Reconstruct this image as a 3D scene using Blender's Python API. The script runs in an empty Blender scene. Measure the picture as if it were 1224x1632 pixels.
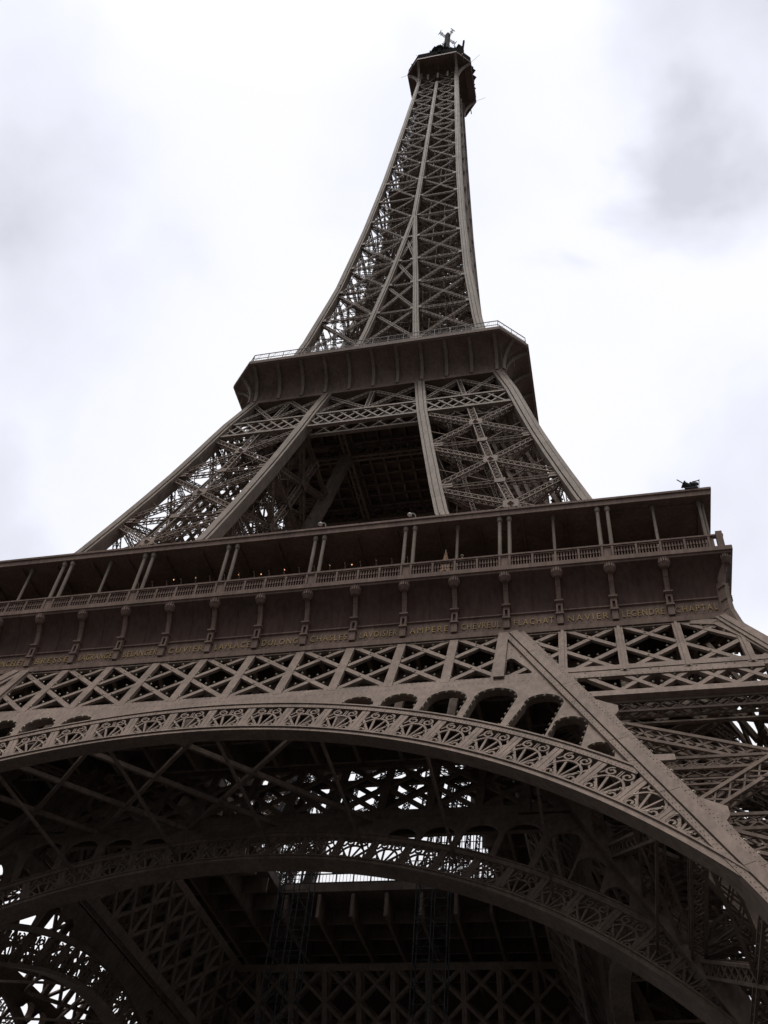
import bpy, math, random
import numpy as np
from mathutils import Matrix, Vector
S = bpy.context.scene
COL = S.collection
random.seed(7); RNG = np.random.default_rng(11)

# ------------------------------------------------------------------ camera
cam_d = bpy.data.cameras.new('camera'); cam = bpy.data.objects.new('camera', cam_d); COL.objects.link(cam)
CAM_P = (25.2363, -86.5705, 4.731)
YAW, PITCH, ROLL, FPX = -0.3025, 0.8362, 0.1216, 1546.9
def cam_axes():
    cy, sy, cp, sp = math.cos(YAW), math.sin(YAW), math.cos(PITCH), math.sin(PITCH)
    f = Vector((sy*cp, cy*cp, sp)); r = Vector((cy, -sy, 0)); u = r.cross(f)
    cr, sr = math.cos(ROLL), math.sin(ROLL)
    return r*cr + u*sr, u*cr - r*sr, f
_r, _u, _f = cam_axes()
M = Matrix(((_r.x, _u.x, -_f.x, CAM_P[0]), (_r.y, _u.y, -_f.y, CAM_P[1]), (_r.z, _u.z, -_f.z, CAM_P[2]), (0, 0, 0, 1)))
cam.matrix_world = M
cam_d.sensor_fit = 'HORIZONTAL'; cam_d.sensor_width = 36; cam_d.lens = FPX/1224*36
cam_d.clip_start = 0.1; cam_d.clip_end = 6000
S.camera = cam

# ------------------------------------------------------------------ sky, sun, exposure
SUN_EL, SUN_AZ = math.radians(75), math.radians(196)      # azimuth from +Y clockwise: high, behind and left of the viewer
W_ = bpy.data.worlds.new('World'); S.world = W_; W_.use_nodes = True
nt = W_.node_tree; N = nt.nodes; L = nt.links; N.clear()
out = N.new('ShaderNodeOutputWorld'); bg = N.new('ShaderNodeBackground')
sky = N.new('ShaderNodeTexSky'); sky.sky_type = 'NISHITA'; sky.sun_disc = False
sky.sun_elevation = SUN_EL; sky.sun_rotation = SUN_AZ
tc = N.new('ShaderNodeTexCoord')
def vmath(op, a, b):
    n = N.new('ShaderNodeVectorMath'); n.operation = op
    for i, v in enumerate((a, b)):
        if isinstance(v, tuple): n.inputs[i].default_value = v
        elif v is not None: L.new(v, n.inputs[i])
    return n
def wmath(op, a, b=0.0, clamp=False):
    n = N.new('ShaderNodeMath'); n.operation = op; n.use_clamp = clamp
    for i, v in enumerate((a, b)):
        if isinstance(v, (int, float)): n.inputs[i].default_value = v
        else: L.new(v, n.inputs[i])
    return n.outputs[0]
# cloud banks: soft patches in the sky dome (directions), broken up by noise
noise = N.new('ShaderNodeTexNoise'); noise.inputs['Scale'].default_value = 3.4; noise.inputs['Detail'].default_value = 5.5
noise.inputs['Roughness'].default_value = .52; noise.inputs['Distortion'].default_value = .35
L.new(tc.outputs['Generated'], noise.inputs['Vector'])
noise2 = N.new('ShaderNodeTexNoise'); noise2.inputs['Scale'].default_value = 9.0; noise2.inputs['Detail'].default_value = 6
L.new(tc.outputs['Generated'], noise2.inputs['Vector'])
wob = vmath('SCALE', None, None); L.new(noise.outputs['Color'], wob.inputs[0]); wob.inputs['Scale'].default_value = .42
dirw = vmath('ADD', tc.outputs['Generated'], wob.outputs[0])
dirw = vmath('SUBTRACT', dirw.outputs[0], (.21, .21, .21))
dirn = vmath('NORMALIZE', dirw.outputs[0], None)
def blob(d, inner, outer, amp):
    v = Vector(d).normalized()
    dp = vmath('DOT_PRODUCT', dirn.outputs[0], tuple(v))
    mr = N.new('ShaderNodeMapRange'); mr.interpolation_type = 'SMOOTHSTEP'
    mr.inputs['From Min'].default_value = math.cos(math.radians(outer)); mr.inputs['From Max'].default_value = math.cos(math.radians(inner))
    mr.inputs['To Min'].default_value = 0; mr.inputs['To Max'].default_value = amp
    L.new(dp.outputs['Value'], mr.inputs['Value']); return mr.outputs[0]
acc = None
for b in (((-.50, .14, .88), 1, 13, .48), ((.23, .25, .94), 1, 14, .66), ((.13, .42, .90), .5, 6, .60), ((.18, .68, .71), 1, 10, .50),
          ((-.52, .39, .77), 1, 16, .42), ((-.10, .33, .93), 1, 9, .22), ((-.58, .55, .62), 1, 9, .42), ((-.33, .36, .87), 1, 8, .12)):
    o = blob(*b); acc = o if acc is None else wmath('ADD', acc, o)
nv = wmath('MULTIPLY', wmath('SUBTRACT', noise2.outputs['Fac'], .5), .9)
n1 = wmath('MULTIPLY', wmath('SUBTRACT', noise.outputs['Fac'], .40), .80)
dens = wmath('ADD', wmath('ADD', acc, wmath('MULTIPLY', nv, wmath('ADD', acc, .22))), n1)
dens = wmath('MINIMUM', wmath('MAXIMUM', dens, 0.0), 1.0)
sep = N.new('ShaderNodeSeparateXYZ'); L.new(tc.outputs['Generated'], sep.inputs[0])
el = wmath('MAXIMUM', sep.outputs['Z'], 0.0)
grad = wmath('MINIMUM', wmath('ADD', wmath('MULTIPLY', wmath('POWER', el, 1.35), 1.95), .11), .97)       # overcast sky: dim at the horizon
def smooth(v, a, b, lo=0.0, hi=1.0):
    m = N.new('ShaderNodeMapRange'); m.interpolation_type = 'SMOOTHSTEP'
    for k, q in (('From Min', a), ('From Max', b), ('To Min', lo), ('To Max', hi)): m.inputs[k].default_value = q
    L.new(v, m.inputs['Value']); return m.outputs[0]
sdir = (math.sin(SUN_AZ)*math.cos(SUN_EL), math.cos(SUN_AZ)*math.cos(SUN_EL), math.sin(SUN_EL))
glow = vmath('DOT_PRODUCT', tc.outputs['Generated'], sdir).outputs['Value']           # glow added round the sun, out of view, for more light from above
grad = wmath('ADD', grad, smooth(glow, math.cos(math.radians(32)), math.cos(math.radians(4)), 0.0, 2.4))
front = wmath('MULTIPLY', smooth(sep.outputs['Y'], .05, -.75), smooth(sep.outputs['Z'], .72, .25))   # unseen low sky behind the viewer, dimming added to darken the underside
left = vmath('DOT_PRODUCT', tc.outputs['Generated'], (-.86, .50, 0.0)).outputs['Value']      # brighter gap low on the far left
grad = wmath('ADD', grad, wmath('MULTIPLY', smooth(left, .45, .8), smooth(sep.outputs['Z'], .60, .30, 0.0, .45)))
grad = wmath('MULTIPLY', grad, wmath('SUBTRACT', 1.0, wmath('MULTIPLY', front, .90)))
gcol = N.new('ShaderNodeMix'); gcol.data_type = 'RGBA'; gcol.blend_type = 'MULTIPLY'; gcol.inputs['Factor'].default_value = 1
gcol.inputs['A'].default_value = (.985, .98, 1.01, 1); L.new(grad, gcol.inputs['B'])
vv = wmath('SUBTRACT', 1.0, wmath('MULTIPLY', wmath('MULTIPLY', dens, dens), .30))
vcol = N.new('ShaderNodeMix'); vcol.data_type = 'RGBA'; vcol.blend_type = 'MULTIPLY'; vcol.inputs['Factor'].default_value = 1
vcol.inputs['A'].default_value = (.925, .945, 1.045, 1); L.new(vv, vcol.inputs['B'])
edge = N.new('ShaderNodeMapRange'); edge.interpolation_type = 'SMOOTHSTEP'; edge.inputs['From Min'].default_value = 0; edge.inputs['From Max'].default_value = .55
L.new(dens, edge.inputs['Value'])
cmix = N.new('ShaderNodeMix'); cmix.data_type = 'RGBA'; L.new(edge.outputs[0], cmix.inputs['Factor'])
L.new(gcol.outputs['Result'], cmix.inputs['A']); L.new(vcol.outputs['Result'], cmix.inputs['B'])
skys = N.new('ShaderNodeMix'); skys.data_type = 'RGBA'; skys.blend_type = 'MULTIPLY'; skys.inputs['Factor'].default_value = 1
L.new(sky.outputs['Color'], skys.inputs['A']); skys.inputs['B'].default_value = (.1, .1, .1, 1)
fin = N.new('ShaderNodeMix'); fin.data_type = 'RGBA'; fin.inputs['Factor'].default_value = .93
L.new(skys.outputs['Result'], fin.inputs['A']); L.new(cmix.outputs['Result'], fin.inputs['B'])
L.new(fin.outputs['Result'], bg.inputs['Color']); bg.inputs['Strength'].default_value = 1.0
L.new(bg.outputs[0], out.inputs[0])
sun_d = bpy.data.lights.new('sun', 'SUN'); sun = bpy.data.objects.new('sun', sun_d); COL.objects.link(sun)
sun_d.energy = 1.5; sun_d.angle = math.radians(18); sun_d.color = (1, .96, .9)
sd = Vector((math.sin(SUN_AZ)*math.cos(SUN_EL), math.cos(SUN_AZ)*math.cos(SUN_EL), math.sin(SUN_EL)))
sun.rotation_euler = sd.to_track_quat('Z', 'Y').to_euler(); sun.location = (-60, -160, 260)
S.view_settings.view_transform = 'Standard'; S.view_settings.look = 'None'
S.view_settings.exposure = 0.14; S.view_settings.gamma = 1.0; S.view_settings.use_curve_mapping = False

# ------------------------------------------------------------------ materials
def paint(name, col, rough=.58, var=.26, streak=True):
    m = bpy.data.materials.new(name); m.use_nodes = True; t = m.node_tree; n = t.nodes; l = t.links
    b = n['Principled BSDF']; b.inputs['Roughness'].default_value = rough; b.inputs['Specular IOR Level'].default_value = .03
    g = n.new('ShaderNodeNewGeometry')
    a = n.new('ShaderNodeTexNoise'); a.inputs['Scale'].default_value = .55; a.inputs['Detail'].default_value = 8; a.inputs['Roughness'].default_value = .65
    l.new(g.outputs['Position'], a.inputs['Vector'])
    mp = n.new('ShaderNodeMapping'); mp.inputs['Scale'].default_value = (2.2, 2.2, .25); l.new(g.outputs['Position'], mp.inputs['Vector'])
    s = n.new('ShaderNodeTexNoise'); s.inputs['Scale'].default_value = 1.6; s.inputs['Detail'].default_value = 6; l.new(mp.outputs[0], s.inputs['Vector'])
    mx = n.new('ShaderNodeMath'); mx.operation = 'ADD'; l.new(a.outputs['Fac'], mx.inputs[0]); l.new(s.outputs['Fac'], mx.inputs[1])
    r = n.new('ShaderNodeValToRGB'); e = r.color_ramp.elements
    e[0].position = .38; e[1].position = .62
    e[0].color = tuple(c*(1-var) for c in col)+(1,); e[1].color = tuple(min(1, c*(1+var*.6)) for c in col)+(1,)
    hv = n.new('ShaderNodeMath'); hv.operation = 'MULTIPLY'; hv.inputs[1].default_value = .5; l.new(mx.outputs[0], hv.inputs[0])
    l.new(hv.outputs[0], r.inputs['Fac'])
    vo = n.new('ShaderNodeTexVoronoi'); vo.inputs['Scale'].default_value = .42; l.new(g.outputs['Position'], vo.inputs['Vector'])      # plates repainted at different times
    sp_ = n.new('ShaderNodeSeparateColor'); l.new(vo.outputs['Color'], sp_.inputs[0])
    pr = n.new('ShaderNodeMapRange'); pr.inputs['To Min'].default_value = .90; pr.inputs['To Max'].default_value = 1.08; l.new(sp_.outputs[0], pr.inputs['Value'])
    fine = n.new('ShaderNodeTexNoise'); fine.inputs['Scale'].default_value = 5.0; fine.inputs['Detail'].default_value = 5; l.new(g.outputs['Position'], fine.inputs['Vector'])
    fr_ = n.new('ShaderNodeMapRange'); fr_.inputs['From Min'].default_value = .55; fr_.inputs['From Max'].default_value = .75; fr_.inputs['To Min'].default_value = 1.0; fr_.inputs['To Max'].default_value = .86
    l.new(fine.outputs['Fac'], fr_.inputs['Value'])
    mm = n.new('ShaderNodeMath'); mm.operation = 'MULTIPLY'; l.new(pr.outputs[0], mm.inputs[0]); l.new(fr_.outputs[0], mm.inputs[1])
    mul = n.new('ShaderNodeMix'); mul.data_type = 'RGBA'; mul.blend_type = 'MULTIPLY'; mul.inputs['Factor'].default_value = 1
    l.new(r.outputs['Color'], mul.inputs['A']); l.new(mm.outputs[0], mul.inputs['B'])
    l.new(mul.outputs['Result'], b.inputs['Base Color'])
    rr = n.new('ShaderNodeMapRange'); rr.inputs['To Min'].default_value = rough-.14; rr.inputs['To Max'].default_value = rough+.12; l.new(a.outputs['Fac'], rr.inputs['Value']); l.new(rr.outputs[0], b.inputs['Roughness'])
    return m
IRON = paint('brown_paint', (.188, .143, .117))
IRON2 = paint('brown_paint_shaded', (.082, .053, .044))  # darker version of the gallery brown, shade under the cornice painted in
IRON3 = paint('brown_paint_upper', (.205, .167, .140))
IRON4 = IRON
IRON6 = paint('brown_paint_cornice', (.165, .120, .099))
IRON5 = paint('brown_paint_gallery', (.180, .126, .104))
def simple(name, col, rough=.5, metal=0, emit=None):
    m = paint(name, col, rough, .15); b = m.node_tree.nodes['Principled BSDF']; b.inputs['Metallic'].default_value = metal
    if emit: b.inputs['Emission Color'].default_value = emit[:3]+(1,); b.inputs['Emission Strength'].default_value = emit[3]
    return m
GOLD = simple('gilt_lettering', (.40, .285, .14), .5)
BULB = simple('bulb_glass', (.42, .39, .31), .25)
DARKG = simple('dark_glass', (.02, .02, .022), .25)
STEEL = simple('pale_steel', (.5, .5, .5), .45)
DARKM = simple('dark_metal', (.05, .05, .055), .5)
RAILM = simple('railing_metal', (.20, .19, .185), .5)
HOIST = simple('galvanised_grey', (.06, .062, .065), .6)
MASTM = simple('mast_grey', (.13, .12, .115), .5)
CAGEM = simple('tarred_metal', (.03, .028, .027), .6)
for m_ in (CAGEM, MASTM): m_.node_tree.nodes['Principled BSDF'].inputs['Specular IOR Level'].default_value = 0.0
STONE = simple('stone_block', (.38, .34, .28), .85)

# ------------------------------------------------------------------ mesh helpers
class MB:
    def __init__(s): s.v = []; s.q = []; s.n = 0; s.b = []; s.poly = []
    def add(s, V, F):
        V = np.asarray(V, float); s.v.append(V)
        for f in F: s.poly.append([i+s.n for i in f])
        s.n += len(V)
    def addq(s, V, Q):
        V = np.asarray(V, float); s.v.append(V); s.q.append(np.asarray(Q, int)+s.n); s.n += len(V)
    def bar(s, p0, p1, w, h, up=(0, 0, 1)): s.b.append((*p0, *p1, w, h, *up))
    def box(s, x0, x1, y0, y1, z0, z1):
        V = [(x, y, z) for z in (z0, z1) for y in (y0, y1) for x in (x0, x1)]
        s.addq(V, [(0, 2, 3, 1), (4, 5, 7, 6), (0, 1, 5, 4), (2, 6, 7, 3), (0, 4, 6, 2), (1, 3, 7, 5)])
    def octa(s, c, r):
        c = np.asarray(c, float); r = np.ones(3)*r
        V = [c+(r[0], 0, 0), c-(r[0], 0, 0), c+(0, r[1], 0), c-(0, r[1], 0), c+(0, 0, r[2]), c-(0, 0, r[2])]
        s.add(V, [(0, 2, 4), (2, 1, 4), (1, 3, 4), (3, 0, 4), (2, 0, 5), (1, 2, 5), (3, 1, 5), (0, 3, 5)])
    def flush(s):
        if not s.b: return
        B = np.array(s.b, float); s.b = []
        p0, p1, w, h, up = B[:, 0:3], B[:, 3:6], B[:, 6:7], B[:, 7:8], B[:, 8:11]
        d = p1-p0; ln = np.linalg.norm(d, axis=1, keepdims=True); ok = ln[:, 0] > 1e-5
        p0, p1, w, h, up, d, ln = p0[ok], p1[ok], w[ok], h[ok], up[ok], d[ok], ln[ok]
        d = d/ln; a = np.cross(up, d); na = np.linalg.norm(a, axis=1, keepdims=True)
        bad = na[:, 0] < 1e-3
        a[bad] = np.cross(np.array([1., .01, 0]), d[bad]); na = np.linalg.norm(a, axis=1, keepdims=True); a = a/na
        b = np.cross(d, a)
        A = a*w/2; Bv = b*h/2
        V = np.stack([p0-A-Bv, p0+A-Bv, p0+A+Bv, p0-A+Bv, p1-A-Bv, p1+A-Bv, p1+A+Bv, p1-A+Bv], 1).reshape(-1, 3)
        k = len(p0); base = (np.arange(k)*8)[:, None, None]
        F = np.array([(3, 2, 1, 0), (4, 5, 6, 7), (0, 1, 5, 4), (1, 2, 6, 5), (2, 3, 7, 6), (3, 0, 4, 7)])[None]
        s.addq(V, (base+F).reshape(-1, 4))
    def build(s, name, mat, parent=None):
        s.flush()
        V = np.concatenate(s.v) if s.v else np.zeros((0, 3))
        Q = np.concatenate(s.q) if s.q else np.zeros((0, 4), int)
        loops = [Q.reshape(-1)]; tot = [np.full(len(Q), 4)]
        for f in s.poly: loops.append(np.array(f)); tot.append(np.array([len(f)]))
        loops = np.concatenate(loops).astype(np.int32); tot = np.concatenate(tot).astype(np.int32)
        me = bpy.data.meshes.new(name)
        me.vertices.add(len(V)); me.vertices.foreach_set('co', V.reshape(-1).astype(np.float32))
        me.loops.add(len(loops)); me.loops.foreach_set('vertex_index', loops)
        me.polygons.add(len(tot)); st = np.concatenate([[0], np.cumsum(tot)[:-1]]).astype(np.int32)
        me.polygons.foreach_set('loop_start', st)
        try: me.polygons.foreach_set('loop_total', tot)
        except Exception: pass
        me.update(calc_edges=True); me.validate()
        me.polygons.foreach_set('use_smooth', np.zeros(len(me.polygons), bool)); me.update()
        me.materials.append(mat)
        o = bpy.data.objects.new(name, me); COL.objects.link(o)
        if parent: o.parent = parent
        return o
def empty(name, loc=(0, 0, 0), parent=None):
    o = bpy.data.objects.new(name, None); COL.objects.link(o); o.location = loc
    if parent: o.parent = parent
    return o
def tag(o, label=None, cat=None, group=None, kind=None):
    for k, v in (('label', label), ('category', cat), ('group', group), ('kind', kind)):
        if v: o[k] = v
    return o
def kids(o): return [c for c in bpy.data.objects if c.parent == o]
def dup(o, rz):
    c = o.copy(); COL.objects.link(c); c.rotation_euler.z = o.rotation_euler.z+rz
    for ch in kids(o):
        d = ch.copy(); COL.objects.link(d); d.parent = c
    return c
def spin(o): return [dup(o, k*math.pi/2) for k in (1, 2, 3)]
def V3(*a): return np.array(a, float)
def lbeam(mb, p0, p1, w, h, up, pitch=None, ch=.14, lc=.07, faces='nswe', x=True):
    """riveted box lattice: four corner angles, criss-cross lacing on its sides"""
    p0 = np.asarray(p0, float); p1 = np.asarray(p1, float); d = p1-p0; ln = np.linalg.norm(d)
    if ln < .3: return
    d = d/ln; up = np.asarray(up, float); a = np.cross(up, d); na = np.linalg.norm(a)
    if na < 1e-3: a = np.cross((1, .02, 0), d); na = np.linalg.norm(a)
    a /= na; b = np.cross(d, a)
    A = a*(w-ch)/2; B = b*(h-ch)/2
    cs = [(-1, -1), (1, -1), (1, 1), (-1, 1)]
    for i, j in cs: mb.bar(p0+i*A+j*B, p1+i*A+j*B, ch, ch, b)
    pitch = pitch or max(w, .5); n = max(2, int(round(ln/pitch))); t = np.linspace(0, 1, n+1)
    sides = {'n': (cs[3], cs[2], b), 's': (cs[0], cs[1], b), 'w': (cs[0], cs[3], a), 'e': (cs[1], cs[2], a)}
    for f in faces:
        q0, q1, nn = sides[f]
        o0 = q0[0]*A+q0[1]*B; o1 = q1[0]*A+q1[1]*B
        for i in range(n):
            s0 = p0+(p1-p0)*t[i]; s1 = p0+(p1-p0)*t[i+1]
            if x or i % 2 == 0: mb.bar(s0+o0, s1+o1, lc, lc*.6, nn)
            if x or i % 2 == 1: mb.bar(s0+o1, s1+o0, lc, lc*.6, nn)
def plate2d(loops, thick, mat4):
    """flat plate with holes -> (verts, faces), thickness along local z"""
    cu = bpy.data.curves.new('tmp', 'CURVE'); cu.dimensions = '2D'; cu.fill_mode = 'BOTH'; cu.extrude = thick/2
    for lp in loops:
        sp = cu.splines.new('POLY'); sp.points.add(len(lp)-1); sp.use_cyclic_u = True
        for p, q in zip(sp.points, lp): p.co = (q[0], q[1], 0, 1)
    return curve_mesh(cu, mat4)
def curve_mesh(cu, mat4):
    o = bpy.data.objects.new('tmp', cu); COL.objects.link(o)
    dg = bpy.context.evaluated_depsgraph_get(); dg.update(); ev = o.evaluated_get(dg); me = ev.to_mesh()
    V = np.array([mat4 @ v.co for v in me.vertices]) if len(me.vertices) else np.zeros((0, 3))
    F = [tuple(p.vertices) for p in me.polygons]
    ev.to_mesh_clear(); bpy.data.objects.remove(o); bpy.data.curves.remove(cu)
    return V, F
def loft(mb, rows, closed=False):
    """rows: list of equal-length point lists -> quad strip surface"""
    R_ = np.array(rows, float); n, m = R_.shape[:2]; Q = []
    for i in range(n-1 if not closed else n):
        for j in range(m-1):
            i2 = (i+1) % n
            Q.append((i*m+j, i*m+j+1, i2*m+j+1, i2*m+j))
    mb.addq(R_.reshape(-1, 3), Q)
def lathe(mb, c, prof, n=10):
    rows = []
    for r, z in prof: rows.append([(c[0]+r*math.cos(2*math.pi*k/n), c[1]+r*math.sin(2*math.pi*k/n), c[2]+z) for k in range(n+1)])
    loft(mb, rows)

# ------------------------------------------------------------------ profile of the tower
GZ = 3.0
K, Y0 = .4748, 34.094
SK = math.sqrt(1+K*K)
KZ = [0, 51, 57, 65, 74, 83, 92, 103, 110.4, 116, 128, 150, 175, 200, 234, 268, 285]
KW = [Y0+51*K, Y0, 31.4, 28.5, 25.95, 23.6, 21.4, 19.0, 17.07, 16.0, 13.85, 11.4, 9.56, 8.15, 6.65, 5.25, 4.9]
def W(z): return float(np.interp(z, KZ, KW))
XZ = [0, 51, 57, 74, 80.2, 90.4, 100.5, 109.2, 116, 128.5, 137.5, 148.5, 158, 169, 178, 300]
XV = [42.7, 19.45, 16.9, 12.05, 10.9, 9.15, 7.5, 6.4, 5.4, 4.05, 3.3, 2.45, 1.65, .8, .16, .16]
def XI(z): return float(np.interp(z, XZ, XV))
NF = V3(0, -1, K)/SK                       # outward normal of the lower front face
def FP(x, z, off=0, inset=0): return V3(x, -(Y0+K*(51-z))+inset, z)+NF*off
MF = Matrix(((1, 0, 0, 0), (0, K/SK, -1/SK, -Y0), (0, 1/SK, K/SK, 51), (0, 0, 0, 1)))   # plate plane -> front face
def uv(x, z): return (x, (z-51)*SK)
def FU(x, z, off=0): return V3(x, -W(z)-off, z)

# ------------------------------------------------------------------ ground
g = MB(); n = 60; ext = 3000
xs = np.sign(np.linspace(-1, 1, n))*np.abs(np.linspace(-1, 1, n))**2.2*ext
rows = [[(x, y, GZ-.0) for x in xs] for y in xs]
loft(g, rows)
GRAVEL = bpy.data.materials.new('dark_paving'); GRAVEL.use_nodes = True
_t = GRAVEL.node_tree; _b = _t.nodes['Principled BSDF']; _b.inputs['Roughness'].default_value = .9
_g = _t.nodes.new('ShaderNodeNewGeometry'); _n = _t.nodes.new('ShaderNodeTexNoise'); _n.inputs['Scale'].default_value = .8; _n.inputs['Detail'].default_value = 9
_rp = _t.nodes.new('ShaderNodeValToRGB'); _rp.color_ramp.elements[0].color = (.024, .0225, .021, 1); _rp.color_ramp.elements[1].color = (.046, .043, .039, 1)
_t.links.new(_g.outputs['Position'], _n.inputs['Vector']); _t.links.new(_n.outputs['Fac'], _rp.inputs['Fac']); _t.links.new(_rp.outputs['Color'], _b.inputs['Base Color'])
tag(g.build('ground', GRAVEL), 'dark paved ground under and around the tower', 'ground', kind='structure')

# ------------------------------------------------------------------ the tower
T = empty('iron_tower', (0, 0, GZ)); T.location = (0, 0, 0)
tag(T, 'tall brown riveted iron lattice tower with arches and three platforms', 'tower')
bulbs = MB()

# ---- lower piers (four), each with four rafters
def box_column(mb, fx, fy, zs, capz=True):
    rows = []
    for z in zs:
        (xa, xb), (ya, yb) = fx(z), fy(z)
        rows.append([(xa, ya, z), (xb, ya, z), (xb, yb, z), (xa, yb, z), (xa, ya, z)])
    loft(mb, rows)
    n = len(zs)-1
    for zi in (0, n):
        p = rows[zi][:4]; mb.addq(p, [(0, 1, 2, 3)])
RW = 2.0; RA = 1.5
zlow = [GZ+3, 12, 20, 30, 41, 50.75]
pier = MB()
inn = lambda z: XI(z); outw = lambda z: W(z)-RW/2
def cornerA(z): return V3(XI(z), -(W(z)-RW/2), z)
def cornerB(z): return V3(W(z)-RW/2, -(W(z)-RW/2), z)
def cornerC(z): return V3(W(z)-RW/2, -XI(z), z)
def cornerD(z): return V3(XI(z), -XI(z), z)
sides = ((cornerA, cornerB, (0, -1, 0)), (cornerB, cornerC, (1, 0, 0)), (cornerC, cornerD, (0, 1, 0)), (cornerD, cornerA, (-1, 0, 0)))
nodes = [10.5, 20.2, 30.1, 39.7]
for P, Q, nn in sides:
    for a, b in zip(nodes[:-1], nodes[1:]):
        za, zb = a+.6, b-.6
        lbeam(pier, P(za), Q(zb), .95, .9, nn, 1.15, .17, .09, 'nswe')
        lbeam(pier, P(zb), Q(za), .95, .9, nn, 1.15, .17, .09, 'nswe')
        m = (a+b)/2
        lbeam(pier, P(m), Q(m), .9, .8, (0, 0, 1), 1.1, .15, .08, 'nswe')
        lbeam(pier, P(m-1.5), Q(m-1.5), .6, .4, (0, 0, 1), 1.1, .09, .05, 'nw')
    for z in nodes[:-1]:
        lbeam(pier, P(z), Q(z), .9, .9, (0, 0, 1), 1.1, .16, .08, 'nswe')
    lbeam(pier, P(40.9), Q(40.9), .8, .8, (0, 0, 1), 1.0, .14, .08, 'nswe')
for z in nodes+[15.4, 25.1, 34.9, 44, 50]:
    lbeam(pier, cornerA(z), cornerC(z), .7, .6, (0, 0, 1), 1.0, .12, .06, 'nswe')
    lbeam(pier, cornerB(z), cornerD(z), .7, .6, (0, 0, 1), 1.0, .12, .06, 'nswe')
# inclined lift tracks, stairs and their trestles inside the leg
def mid(z, fx, fy): return V3(XI(z)+(W(z)-RW/2-XI(z))*fx, -(XI(z)+(W(z)-RW/2-XI(z))*fy), z)
for fx, fy in ((.3, .3), (.7, .3), (.3, .62), (.7, .62)):
    for za, zb in zip(range(8, 50, 7), range(15, 57, 7)):
        lbeam(pier, mid(za, fx, fy), mid(min(zb, 52), fx, fy), .7, .7, (0, 1, 0), .9, .12, .06)
for k in range(16):
    z = 10+k*2.6; f = .25 if k % 2 else .75
    pier.bar(mid(z, .3, f), mid(z+2.6, .7, f), 1.2, .08, (0, 0, 1))
    if k % 2: lbeam(pier, mid(z+.8, .12, .3), mid(z+1.4, .92, .3), .4, .4, (0, 0, 1), .7, .09, .05, 'nw')
PIER = pier.build('lower_pier', IRON4, T)
lt = MB()            # inclined lift track and machine floors, solid plates deep inside the leg
for fa, fb_ in ((.14, .46),):
    rows = [[mid(z, f, g_) for f, g_ in ((fa, .36), (fb_, .36), (fb_, .42), (fa, .42), (fa, .36))] for z in (8, 20, 32, 44, 52)]
    loft(lt, rows)
lt.build('lift_track', IRON4, PIER)
def rafter(fx, fy, zs, mat, parent, faces, name='rafter', wid=RW):
    mb = MB(); box_column(mb, fx, fy, zs)
    # proud web band and edge angles on the faces that show
    for f in faces:
        for za, zb in zip(zs[:-1], zs[1:]):
            for z0, z1 in ((za, zb),):
                (xa, xb), (ya, yb) = fx(z0), fy(z0); (xc, xd), (yc, yd) = fx(z1), fy(z1)
                if f == 'F': a0, a1, b0, b1, n_ = (xa, ya), (xb, ya), (xc, yc), (xd, yc), V3(0, -1, .3)
                elif f == 'R': a0, a1, b0, b1, n_ = (xb, ya), (xb, yb), (xd, yc), (xd, yd), V3(1, 0, .3)
                elif f == 'L': a0, a1, b0, b1, n_ = (xa, ya), (xa, yb), (xc, yc), (xc, yd), V3(-1, 0, .1)
                else: a0, a1, b0, b1, n_ = (xa, yb), (xb, yb), (xc, yd), (xd, yd), V3(0, 1, .1)
                A0, A1, B0, B1 = V3(*a0, z0), V3(*a1, z0), V3(*b0, z1), V3(*b1, z1)
                w = np.linalg.norm(A1-A0)
                for t, ww, hh in ((.5, .38*w, .56), (.115, .23*w, .36), (.885, .23*w, .36)):
                    mb.bar(A0+(A1-A0)*t, B0+(B1-B0)*t, ww, hh, n_/np.linalg.norm(n_))
                Lr = np.linalg.norm((B0+B1)/2-(A0+A1)/2); nu = n_/np.linalg.norm(n_)
                if w > 1.35:
                    for q in np.arange(2.2, Lr-.6, 5.6):
                        for t, ww, hh in ((.5, .38*w, .585), (.115, .23*w, .385), (.885, .23*w, .385)):
                            p_ = A0+(B0-A0)*q/Lr; p2_ = A0+(B0-A0)*(q+.75)/Lr; e_ = A1+(B1-A1)*q/Lr; e2_ = A1+(B1-A1)*(q+.75)/Lr
                            mb.bar(p_+(e_-p_)*t, p2_+(e2_-p2_)*t, ww+.004, hh, nu)
    return mb.build(name, mat, parent)
R_A = rafter(lambda z: (XI(z)-RA/2, XI(z)+RA/2), lambda z: (-W(z), -W(z)+RA), zlow, IRON, PIER, 'F')
tb = lambda z: float(np.interp(z, [20, 38, 46], [1.5, 1.4, .95]))
R_B = rafter(lambda z: (W(z)-tb(z), W(z)), lambda z: (-W(z), -W(z)+tb(z)), zlow, IRON, PIER, 'FR')
R_C = rafter(lambda z: (W(z)-RA, W(z)), lambda z: (-XI(z)-RA/2, -XI(z)+RA/2), zlow, IRON, PIER, 'R')
R_D = rafter(lambda z: (XI(z)-RA/2, XI(z)+RA/2), lambda z: (-XI(z)-RA/2, -XI(z)+RA/2), zlow, IRON4, PIER, '')
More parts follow.
